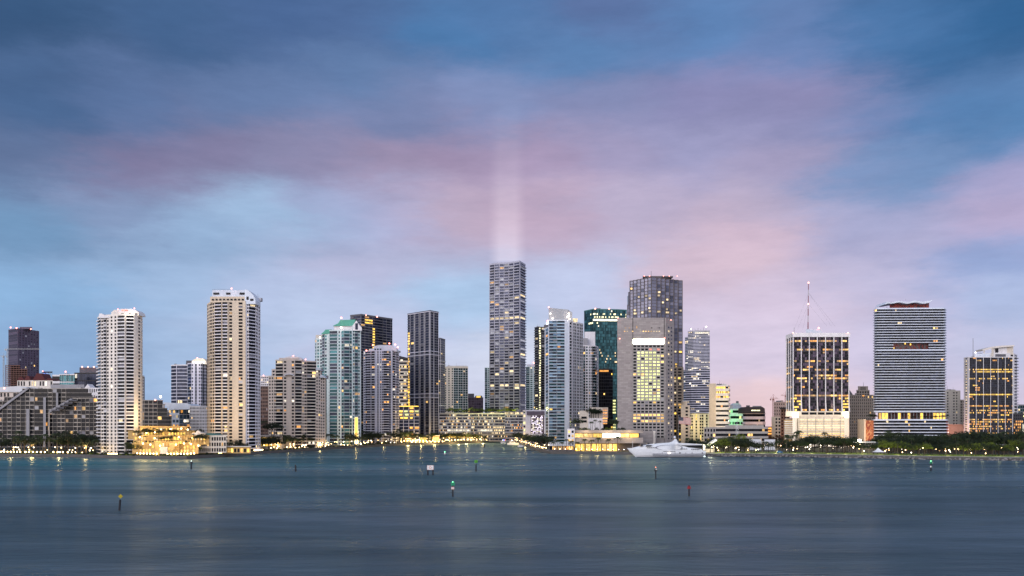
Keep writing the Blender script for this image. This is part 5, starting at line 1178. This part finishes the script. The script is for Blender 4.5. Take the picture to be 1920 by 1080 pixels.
lamps(fr_(1668, 1915, 16), 30, 4.4, .36, 'bulb_white', 'white globe lamp on the lawn of the right hand park', 'park lamps at the right')
lamps(fr_(1656, 1676, 7), 34, 2.6, .42, 'bulb', 'warm globe lamp in the string right of the white tent', 'lamps beside the white tent')
def scatter(n, a, c, o0, o1, h0, h1, r, mats, label, group):
    for i in range(n):
        px = R.uniform(a, c); Y = shoreY(px) + R.uniform(o0, o1); lamp_post(X(px, Y), Y, G, R.choice((h0, (h0 + h1) / 2, h1)), r, R.choice(mats), label, group, 'garden_light', 'garden light')
scatter(34, 0, 182, 8, 26, 1.2, 5, .34, ('bulb', 'bulb', 'bulb_white'), 'small lamp glowing among the palms before the terraced apartments', 'garden lamps before the terraced apartments')
scatter(36, 392, 560, 8, 30, 1.2, 5, .36, ('bulb',), 'small lamp glowing in the planting below the two beige towers', 'garden lamps below the beige towers')
scatter(40, 560, 755, 8, 34, 1.2, 5, .38, ('bulb', 'bulb', 'bulb_white'), 'small lamp glowing in the planting below the teal and lavender towers', 'garden lamps below teal and lavender towers')
scatter(50, 752, 945, 8, 30, 1.2, 5.5, .42, ('bulb',), 'small lamp glowing in the planting on the far river bank', 'garden lamps on the far river bank')
scatter(24, 955, 1035, 8, 34, 1.2, 5, .34, ('bulb',), 'small lamp glowing in the planting of the right river bank', 'garden lamps on the right river bank')
scatter(40, 1330, 1640, 24, 120, 2, 6, .34, ('bulb', 'bulb_white'), 'small lamp glowing among the park trees left of the striped tower', 'tree lamps left of the striped tower')
scatter(40, 1640, 1920, 24, 90, 2, 6, .34, ('bulb', 'bulb_white', 'bulb'), 'small lamp glowing among the park trees below the striped tower', 'tree lamps below the striped tower')
tl = ((262, 820, 740), (275, 812, 752), (290, 811, 753), (302, 806, 764), (320, 805, 765), (340, 804, 766), (352, 806, 764), (268, 832, 725), (282, 834, 724), (300, 836, 722), (330, 834, 722), (345, 832, 722), (358, 833, 722), (372, 836, 722), (290, 822, 738), (335, 820, 738), (360, 822, 738))
for px, py, Y in tl: lamp_post(X(px, Y), Y, Z(py, Y) - 2., 1.6, .6, 'bulb', 'globe lamp standing on the golden hotel terraces', 'lamps on the hotel terraces')
# lit lamps that throw their light on what is round them
for px, py, Y, p in ((255, 826, 722, 7e3), (272, 838, 712, 5e3), (290, 826, 718, 9e3), (310, 826, 716, 9e3), (330, 826, 716, 9e3), (350, 828, 718, 9e3), (368, 830, 722, 7e3), (300, 812, 735, 8e3), (340, 812, 735, 8e3), (268, 812, 738, 7e3), (310, 803, 750, 7e3), (275, 790, 760, 1.2e4), (375, 806, 735, 4e3),
                     (270, 840, 745, 9e3), (392, 800, 790, 5e4), (386, 760, 780, 6e4), (268, 780, 765, 6e4), (300, 845, 708, 4e3), (350, 845, 708, 4e3)): lamp(px, py, Y, p * .2)
for px, py, Y, p in ((520, 833, 900, 5e3), (560, 838, 940, 4e3), (668, 828, 1070, 2e4), (765, 822, 1185, 1.6e4), (790, 824, 1205, 1.6e4), (815, 824, 1205, 1.6e4), (845, 820, 1290, 2e4), (875, 820, 1290, 2e4), (905, 820, 1300, 1.5e4), (975, 822, 1180, 1.2e4), (1000, 826, 1020, 9e3), (540, 836, 920, 5e3), (600, 834, 970, 6e3), (640, 832, 1040, 8e3), (720, 828, 1140, 8e3), (860, 824, 1240, 1.5e4), (985, 828, 1120, 1e4), (60, 842, 770, 5e3), (110, 842, 765, 5e3), (160, 838, 765, 6e3), (20, 842, 775, 4e3)): lamp(px, py, Y, p * 1.5)
for px, py, Y, p in ((1090, 838, 845, 4e3), (1120, 838, 845, 4e3), (1150, 838, 845, 4e3), (1100, 815, 836, 3e3), (1140, 815, 836, 3e3), (1180, 815, 836, 3e3)): lamp(px, py, Y, p)
for px in range(855, 980, 22): lamp(px, 766, 1343, 1.4e4, (.9, .85, .3))
for px, py, Y, p in ((1489, 790, 930, 4e4), (1588, 790, 930, 3e4), (1510, 800, 925, 2.4e4), (1530, 800, 925, 2.4e4), (1550, 800, 925, 2.4e4), (1570, 800, 925, 2.4e4), (1488, 760, 940, 2.5e4), (1586, 760, 940, 2e4), (1478, 810, 930, 2e4)): lamp(px, py, Y, p * .10, (1., .80, .42))
for px, py, Y, p in ((1303, 800, 1130, 5e4), (1290, 790, 1130, 3e4), (1318, 790, 1130, 3e4), (1284, 800, 945, 1.6e4), (1352, 800, 980, 2e4), (1352, 745, 980, 2e4), (1363, 770, 980, 2e4), (1336, 820, 790, 1e4)): lamp(px, py, Y, p * .2, (1., .76, .34))
for px, py, Y, p in ((1442, 822, 1050, 4e4), (1436, 815, 1120, 4e4), (1456, 820, 1030, 2e4)): lamp(px, py, Y, p * .5, (1., .42, .10))
lamp(1380, 790, 1110, 1.5e4, (.3, 1., .4)); lamp(1612, 826, 830, 1.6e4, (1., .8, .5)); lamp(1630, 815, 930, 1.5e4, (1., .6, .3)); lamp(1786, 815, 960, 1.5e4, (1., .5, .35))
for px in list(range(1350, 1480, 26)) + list(range(1490, 1920, 32)): lamp(px, 846, shoreY(px) + 30, 1100, (1., .86, .40))
for px, py, Y, p in ((1060, 592, 1050, 160), (1036, 592, 1054, 160), (1080, 600, 1070, 500), (240, 586, 765, 2.5e3), (372, 672, 1240, 6e3)): lamp(px, py, Y, p, (1., .9, .7))

# ------------------------------------------------------------------ yacht
def yacht():
    Y = 744; e = empty('yacht', (X(1251, Y), Y + 7, 0), 'large white motor yacht with a swept mast, moored before the glowing travertine tower', 'yacht')
    x_ = lambda px: X(px, Y) - X(1251, Y); z_ = lambda py: (857 - py) * Y / F
    st = [(1177.5, 840, 839.6, .15), (1183, 840, 847, 1.6), (1188, 840, 851, 2.6), (1194, 840.5, 857, 3.6), (1206, 841, 858, 5.0), (1222, 842, 858, 6.2), (1245, 843, 858, 6.8), (1275, 843.5, 858, 6.8), (1300, 843.5, 858, 6.5), (1318, 843.5, 858, 6.2), (1323.5, 845, 858, 6.0)]
    m = MB(); n = 7
    def loft(m, secs, mat):
        o = len(m.v); k = len(secs[0]); vs = [p for s_ in secs for p in s_]
        fs = [(i * k + j, (i + 1) * k + j, (i + 1) * k + j + 1, i * k + j + 1) for i in range(len(secs) - 1) for j in range(k - 1)]
        fs += [tuple(range(k)), tuple(range(len(vs) - 1, len(vs) - k - 1, -1))]
        m.add(vs, fs, mat)
    secs = []
    for px, d_, k_, hb in st:
        x, zd, zk = x_(px), z_(d_), max(-.8, z_(k_)); s_ = []
        for y, f in ((-1, 1), (-.97, .62), (-.86, .3), (-.6, 0), (.6, 0), (.86, .3), (.97, .62), (1, 1)): s_.append((x, y * hb, zk + (zd - zk) * f))
        secs.append(s_)
    loft(m, secs, 'yacht_white'); m.build('hull', e, smooth=False)
    # flowing superstructure
    tops = [(1188, 839.5, 2.2), (1200, 836.5, 3.6), (1210, 834.3, 4.8), (1222, 832.2, 5.6), (1235, 831, 6.0), (1248, 830, 6.2), (1257, 829.4, 5.2), (1263, 827.6, 3.2), (1268, 823, 1.1), (1271, 822.5, 1.), (1274, 829.5, 4.2), (1284, 834, 6.0), (1296, 838, 6.2), (1310, 840, 6.0), (1318, 842, 5.6)]
    secs = []
    for px, tp, hb in tops:
        x, zt_ = x_(px), z_(tp); zb_ = z_(843.6)
        secs.append([(x, -hb, zb_), (x, -hb * .97, zb_ + (zt_ - zb_) * .5), (x, -hb * .74, zb_ + (zt_ - zb_) * .93), (x, -hb * .3, zt_), (x, hb * .3, zt_), (x, hb * .74, zb_ + (zt_ - zb_) * .93), (x, hb * .97, zb_ + (zt_ - zb_) * .5), (x, hb, zb_)])
    m = MB(); loft(m, secs, 'yacht_white'); m.build('superstructure', e, smooth=True)
    MB().xz([(x_(1270), z_(832.5)), (x_(1276), z_(830)), (x_(1318), z_(832.5)), (x_(1319), z_(834)), (x_(1282), z_(834.4))], -5.6, 5.6, 'yacht_white').build('aft_roof', e)
    MB().xz([(x_(1279), z_(834.4)), (x_(1317), z_(834)), (x_(1316), z_(838.5)), (x_(1292), z_(838.3))], -5.3, 5.3, 'black_glass').build('window_band', e)
    for a, c, q0, q1, w_ in ((1201, 1207, 834.8, 836, 5.1), (1211, 1223.5, 834.2, 836.4, 6.0)): MB().xz([(x_(a), z_(q1)), (x_(a + 2), z_(q0)), (x_(c), z_(q0 - .2)), (x_(c - 3), z_(q1))], -w_, w_, 'black_glass').build('bridge_window', e)
    # oval recess on the flank, raised rim
    m = MB(); cx, cz, ra, rb = x_(1255), z_(838.6), 11.2, 2.35; n = 36
    for k in range(n):
        a0, a1 = 2 * math.pi * k / n, 2 * math.pi * (k + 1) / n
        p = [(cx + math.cos(a) * ra * s_, -6.32, cz + math.sin(a) * rb * s_) for a, s_ in ((a0, 1), (a1, 1), (a1, .93), (a0, .93))]
        m.hexa([(x, y, z) for x, y, z in p] + [(x, y + .5, z) for x, y, z in p], 'yacht_trim')
    m.build('oval_rim', e)
    for a, c, q0, q1 in ((1244, 1266.5, 845.7, 846.5),): MB().box(x_(a), x_(c), -6.86, -6.7, z_(q1), z_(q0), 'black_glass').build('slot_window', e)
    MB().box(x_(1224), x_(1322), -7.0, -6.3, z_(853.9), z_(852.8), 'yacht_trim').build('rub_rail', e); MB().box(x_(1224), x_(1323), -7.0, -6.2, z_(851.0), z_(850.2), 'yacht_trim').build('rub_rail', e)
    MB().box(x_(1195), x_(1323.5), -6.95, 6.95, z_(857.6), z_(856.0), 'hull_dark').build('boot_stripe', e)
    for px, py, r in ((1275, 848.6, .55), (1286, 848.8, .28), (1298, 848.7, .32), (1317, 848.7, .5), (1266, 848.6, .25), (1242, 848.6, .25)): MB().tube((x_(px), -6.86, z_(py)), (x_(px), -6.4, z_(py)), r, r, 'black_glass', 10).build('porthole', e)
    for a, c, q in ((1214, 1234, 838.2), (1276, 1291, 840.6), (1296, 1314, 841.4)):
        for i in range(int((c - a) / 3.4)): MB().box(x_(a + i * 3.4), x_(a + i * 3.4 + 2.3), -6.75 if a > 1250 else -6.6, -5.5, z_(q + .9), z_(q), 'black_glass').build('deck_window', e)
    MB().ball((x_(1268), 0, z_(819.5)), 1.1, 'panel_white', 8, 6).build('radar_dome', e); MB().tube((x_(1188), 0, z_(840)), (x_(1188), 0, z_(826)), .12, .07, 'yacht_white').build('bow_mast', e)
    for i in range(14): MB().tube((x_(1180 + i * 3), -(1 + i * .25), z_(839.6)), (x_(1180 + i * 3), -(1 + i * .25), z_(838.2)), .05, .05, 'steel', 4).build('rail_post', e)
    MB().box(x_(1316), x_(1324.5), -5.6, 5.6, z_(848), z_(845.4), 'yacht_white').build('stern_deck', e)
    for px in (1204, 1216, 1230): MB().box(x_(px), x_(px) + 1.6, -.8, .8, z_(833.5 if px < 1210 else 831.4) - .6, z_(833.5 if px < 1210 else 831.4) + .6, 'hull_dark').build('deck_gear', e)
    MB().ball((x_(1255), -6.9, z_(849)), .9, 'beacon_w', 10, 6, .4).build('side_lamp', e); MB().ball((x_(1322), -5, z_(856)), .6, 'nav_white', 8, 5).build('stern_lamp', e)
    for x in (1320, 1321.5): MB().box(x_(x), x_(x) + .3, -5, -4.7, z_(842), z_(834), 'bulb_white').build('stern_light', e)
yacht()


# ------------------------------------------------------------------ flag on its pole
Y = 842; e = empty('flagpole', (X(1272.5, Y), Y, G), 'white flagpole behind the yacht carrying a large striped flag', 'flagpole')
MB().tube((0, 0, -.2), (0, 0, Z(780, Y) - G), .22, .12, 'steel', 8).build('pole', e); MB().ball((0, 0, Z(780, Y) - G + .2), .3, 'sign_white').build('finial', e)
m = MB(); W_, H_ = 11.4, 6.6; nx = 19
wave = lambda u: .55 * math.sin(u * 1.1) * min(1, u / 3); dr = lambda u: -.10 * u
for i in range(13):
    z0 = -H_ + H_ * (12 - i) / 13; z1 = z0 + H_ / 13
    for k in range(nx):
        u0, u1 = W_ * k / nx, W_ * (k + 1) / nx; mat = 'flag_blue' if (i < 7 and u1 <= W_ * .42) else ('flag_red' if i % 2 == 0 else 'flag_white')
        m.add([(u0, wave(u0), z0 + dr(u0)), (u1, wave(u1), z0 + dr(u1)), (u1, wave(u1), z1 + dr(u1)), (u0, wave(u0), z1 + dr(u0))], [(0, 1, 2, 3)], mat)
for r_ in range(9):
    for c_ in range(6 if r_ % 2 == 0 else 5):
        u = .28 + c_ * .76 + (.38 if r_ % 2 else 0); z = -.3 - r_ * .385 + dr(u); m.add([(u - .1, wave(u) - .03, z), (u, wave(u) - .03, z - .12), (u + .1, wave(u) - .03, z), (u, wave(u) - .03, z + .12)], [(0, 1, 2, 3)], 'flag_white')
fo = m.build('flag', None, (X(1272.9, Y), Y, Z(781.5, Y))); fo.rotation_euler.z = math.radians(-12); tag(fo, 'red and white striped flag with a dark blue starred corner, behind the yacht', 'flag')

# ------------------------------------------------------------------ markers standing in the bay
def mark(px, pyb, pyt, label, lean=0, top=None, lampm=None, signs=(), r=.17, posts=None):
    Y = F * CH / (pyb - HZ); s = Y / F; H = (pyb - pyt) * s
    e = empty('channel_marker', (X(px, Y), Y, 0), label, 'channel marker')
    for dx in (posts or (0,)): MB().tube((dx, 0, -2), (dx + lean * H, 0, H), r * 1.75, r * 1.6, 'piling', 9).build('piling', e)
    if top:
        kind, mat, sz, cz = top; cx = lean * cz + 0
        m = MB()
        if kind == 'diamond': pts = [(0, -sz), (sz, 0), (0, sz), (-sz, 0)]
        elif kind == 'tri': pts = [(-sz, -sz * .8), (sz, -sz * .8), (0, sz)]
        else: pts = [(-sz, -sz), (sz, -sz), (sz, sz), (-sz, sz)]
        for ang in (35, -55) if kind != 'diamond' else (20, ):
            q = MB().xz(pts, -.05, .05, mat); ca, sa = math.cos(math.radians(ang)), math.sin(math.radians(ang)); off = -.45
            q.v = [(x * ca - (y + off) * sa + cx, x * sa + (y + off) * ca, z + cz) for x, y, z in q.v]; q.build('dayboard', e)
    for x, z, w_, h_, mat, deco in signs:
        so_ = MB().box(x - w_ / 2, x + w_ / 2, -.56, -.48, z - h_ / 2, z + h_ / 2, mat).build('sign_board', e)
        if deco == 'circle':
            m = MB(); n = 20
            for k in range(n):
                a0, a1 = 2 * math.pi * k / n, 2 * math.pi * (k + 1) / n; R0, R1 = h_ * .28, h_ * .19
                m.add([(x + math.cos(a) * q, -.565, z + math.sin(a) * q) for a, q in ((a0, R1), (a0, R0), (a1, R0), (a1, R1))], [(3, 2, 1, 0)], 'sign_orange')
            m.build('circle_mark', so_)
            m = MB()
            for zz in (z - h_ / 2 + .04, z + h_ / 2 - .04): m.box(x - w_ / 2, x + w_ / 2, -.57, -.562, zz - .04, zz + .04, 'sign_orange')
            for xx in (x - w_ / 2 + .05, x + w_ / 2 - .05): m.box(xx - .04, xx + .04, -.572, -.563, z - h_ / 2, z + h_ / 2, 'sign_orange')
            m.build('border', so_)
    if lampm:
        MB().tube((lean * H, 0, H), (lean * H, 0, H + .35), .12, .12, 'dark_steel', 8).build('lamp_base', e); MB().ball((lean * H, 0, H + .5), .2 * max(1, Y / 420), lampm, 8, 6).build('lamp_lens', e)
mark(223, 957, 937, 'leaning dark pile with a yellow diamond board, left foreground of the bay', .12, ('diamond', 'yellow_paint', .75, 4.6), r=.2)
mark(358.7, 880, 866, 'pile with a pale lamp and dark board, off the golden terraces', 0, ('sq', 'dark_steel', .6, 4.0), 'nav_white', r=.26)
mark(554.3, 884, 874, 'thin pile with a small white lamp, off the stepped beige tower', 0, None, 'nav_white', [(0, 3.6, .8, .8, 'dark_steel', None)], r=.3)
mark(807, 891, 878, 'white notice board with an orange circle on two dark piles', 0, None, None, [(0, 4.2, 3.6, 2.5, 'sign_white', 'circle')], r=.26, posts=(-1.4, 1.4))
mark(892.5, 884, 870.5, 'pile with bright green square boards, right of the white notice board', 0, ('sq', 'green_bright', .85, 5.9), None, r=.26)
mark(849, 931, 906, 'lit pile with green boards and a small white sign, centre of the bay', 0, ('sq', 'green_paint', .62, 4.9), 'nav_green', [(0, 3.3, 1.2, .95, 'sign_white', 'circle')], r=.19)
mark(1229.5, 898, 878, 'pile with a glowing red lamp and dark triangle boards, off the yacht', 0, ('tri', 'dark_steel', .8, 4.6), 'nav_red', [(.1, 4.9, .6, .7, 'sign_white', None)], r=.2)
mark(1292, 930.5, 910, 'pile topped with dark red triangle boards, in the right half of the bay', 0, ('tri', 'red_paint', .72, 3.5), None, r=.2)
mark(1745.5, 883, 866, 'pile with a glowing green lamp and white plate, off the right hand park', 0, ('sq', 'green_paint', .5, 5.0), 'nav_green', [(-.35, 2.6, .8, .9, 'sign_white', None)], r=.28)
mark(908, 839, 833, 'short dark pile in the river mouth', 0, None, None, r=.4)
def buoy():
    Y = F * CH / (853.5 - HZ); e = empty('buoy', (X(834, Y), Y, 0), 'small green and white lit buoy near the river mouth', 'buoy')
    MB().tube((0, 0, -.5), (0, 0, .9), 1.1, 1.0, 'hull_dark', 12).build('float', e); MB().tube((0, 0, .9), (0, 0, 2.6), .75, .4, 'sign_white', 10).build('body', e); MB().ball((0, 0, 3.0), .42, 'nav_green', 8, 6).build('lamp_lens', e)
buoy()

# ------------------------------------------------------------------ boats in the river mouth
def boat(px, pyb, L, H, label, cabin=True, lit_=None, hullm='yacht_white'):
    Y = F * CH / (pyb - HZ); e = empty('motor_boat', (X(px, Y), Y, 0), label, 'boat')
    m = MB(); k = H * .45
    o = [(-L / 2, -1.6), (L * .25, -1.8), (L / 2, 0), (L * .25, 1.8), (-L / 2, 1.6)]; lo = [(x * .9, y * .75) for x, y in o]; n = len(o)
    m.add([(x, y, -.3) for x, y in lo] + [(x, y, k) for x, y in o], [tuple(range(n - 1, -1, -1)), tuple(range(n, 2 * n))] + [(i, (i + 1) % n, n + (i + 1) % n, n + i) for i in range(n)], hullm); m.build('hull', e)
    MB().xz([(-L * .3, k), (L * .2, k), (L * .08, k + H * .4), (-L * .28, k + H * .4)], -1.3, 1.3, 'panel_white').build('cabin', e)
    MB().xz([(-L * .2, k + H * .12), (L * .13, k + H * .12), (L * .07, k + H * .32), (-L * .2, k + H * .32)], -1.33, 1.33, 'black_glass').build('cabin_window', e)
    MB().tube((-L * .1, 0, k + H * .4), (-L * .1, 0, k + H * .9), .07, .04, 'steel', 5).build('mast', e)
    for i, q in enumerate(lit_ or ()): MB().ball((-L * .1 + i * 1.6, -1.4, k + H * .55), .5, q, 8, 6).build('running_lamp', e)
boat(944, 831.5, 9, 5, 'small boat with white, blue and red running lamps in the river mouth', True, ('nav_white', 'blue_lamp', 'nav_red'))
boat(962, 834, 16, 6, 'white motor boat moored at the right river bank', True, ('bulb_white',))
boat(977, 838, 9, 3.5, 'small low boat moored at the corner of the right river bank', True)

# ------------------------------------------------------------------ things in the park
def panelwall(px0, px1, pt, pb, Y, label):
    e = empty('screen_wall', (X((px0 + px1) / 2, Y), Y, G), label, 'wall'); w_ = (px1 - px0) * Y / F; h = Z(pt, Y) - G
    MB().box(-w_ / 2, w_ / 2, 0, .5, 0, h, 'panel_white').build('panel', e); MB().box(-w_ / 2 - .15, w_ / 2 + .15, -.12, .7, h + .003, h + .35, 'grey').build('coping', e)
    for q in (-.45, .45): MB().box(w_ * q - .2, w_ * q + .2, .5, 2.2, 0, h * .7, 'grey').build('buttress', e)
panelwall(1405, 1427.5, 823.5, 841, 880, 'left one of two plain white walls in the park')
panelwall(1433.5, 1453.5, 824, 841, 880, 'right one of two plain white walls in the park')
Y = shoreY(1650) + 24; e = empty('tent', (X(1648, Y), Y, G), 'white peaked tent canopy on the lawn below the striped tower', 'tent')
m = MB(); a = [(-4.5, -3, 2.4), (4.5, -3, 2.4), (4.5, 3, 2.4), (-4.5, 3, 2.4)]
for i in range(4):
    p, q = Vector(a[i]), Vector(a[(i + 1) % 4]); ap = Vector((-.8, 0, 6.)); m1, m2 = p.lerp(ap, .5) - Vector((0, 0, .7)), q.lerp(ap, .5) - Vector((0, 0, .7)); m.add([p, q, m2, m1, ap], [(0, 1, 2, 3), (3, 2, 4)], 'tent')
m.build('canopy', e)
for x, y, z in a: MB().tube((x, y, 0), (x, y, 2.5), .08, .08, 'steel', 6).build('pole', e)
Y = shoreY(1461) + 27; e = empty('parked_truck', (X(1461, Y), Y, G), 'small blue truck on the park path right of the white walls', 'truck')
MB().xz([(-1.9, .55), (1.3, .55), (1.3, 2.2), (-1.9, 2.2)], -.95, .95, 'blue_paint').build('cargo_box', e); MB().xz([(1.34, .55), (3.0, .55), (3.0, 1.2), (2.5, 1.9), (1.34, 1.95)], -.9, .9, 'blue_paint').build('cab', e); MB().xz([(1.7, 1.25), (2.75, 1.25), (2.42, 1.8), (1.7, 1.82)], -.92, .92, 'black_glass').build('window', e)
for x in (-1.2, 2.1):
    for y in (-.9, .7): MB().tube((x, y - .02, .42), (x, y + .2, .42), .42, .42, 'rubber', 12).build('wheel', e)
Y = shoreY(1330) + 40; e = empty('bandshell', (X(1332, Y), Y, G), 'white slanting stage roof lit from below, just right of the yacht', 'bandshell')
x0 = lambda px: X(px, Y) - X(1332, Y); z0 = lambda py: Z(py, Y) - G
MB().xz([(x0(1318), z0(838)), (x0(1342), z0(823)), (x0(1345), z0(824.5)), (x0(1344), z0(827)), (x0(1320), z0(840.5))], 0, 5, 'tent').build('roof', e); MB().box(x0(1320), x0(1342), 5, 6, 0, z0(842), 'white_warm').build('back_wall', e)
for px in (1324, 1339): MB().tube((x0(px), 1, 0), (x0(px), 1, z0(836 if px < 1330 else 827)), .16, .16, 'steel', 6).build('post', e)
lamp(1332, 836, Y - 5, 5e3, (1., .9, .6))
# fountain: a stone basin with a jet
m = bpy.data.materials.new('spray'); m.use_nodes = True; MATS['spray'] = m; t = NT(m.node_tree); bs = m.node_tree.nodes['Principled BSDF']; bs.inputs['Base Color'].default_value = (.8, .85, .9, 1); bs.inputs['Roughness'].default_value = .6
t.l(t.rng(t.noise(objco(t), 1.6, 4, .7), .42, .72, 0, .42), bs.inputs['Alpha'])
Y = 840; e = empty('fountain', (X(1382, Y), Y, G), 'tall white fountain jet in the park, in front of the green lit block', 'fountain')
MB().tube((0, 0, -.3), (0, 0, .8), 6, 6.2, 'concrete', 20).build('basin', e); m = MB(); H = Z(790, Y) - G
for i in range(9):
    f0, f1 = i / 9, (i + 1) / 9; m.tube((0, 0, .5 + H * f0), (0, 0, .5 + H * f1), .5 + 2.2 * f0 ** .7 * (1 - f0) * 2, .5 + 2.2 * f1 ** .7 * (1 - f1) * 2, 'spray', 14)
m.build('water_jet', e)
Y = shoreY(1612) + 60; e = empty('stage_canopy', (X(1614, Y), Y, G), 'glaring white lit canopy on posts left of the striped tower', 'canopy')
x0 = lambda px: X(px, Y) - X(1614, Y); z0 = lambda py: Z(py, Y) - G
MB().box(x0(1598), x0(1642), 0, 6, z0(829.6), z0(828.4), 'tent').build('roof', e); MB().ball((x0(1611), -.5, z0(826)), 1.8, 'beacon_w', 10, 6, .7).build('floodlight', e)
for px in (1600, 1614, 1628, 1640): MB().tube((x0(px), 1, 0), (x0(px), 1, z0(829.6)), .12, .12, 'steel', 6).build('post', e)
lamp(1612, 831, Y - 4, 4e3, (1., .85, .55))
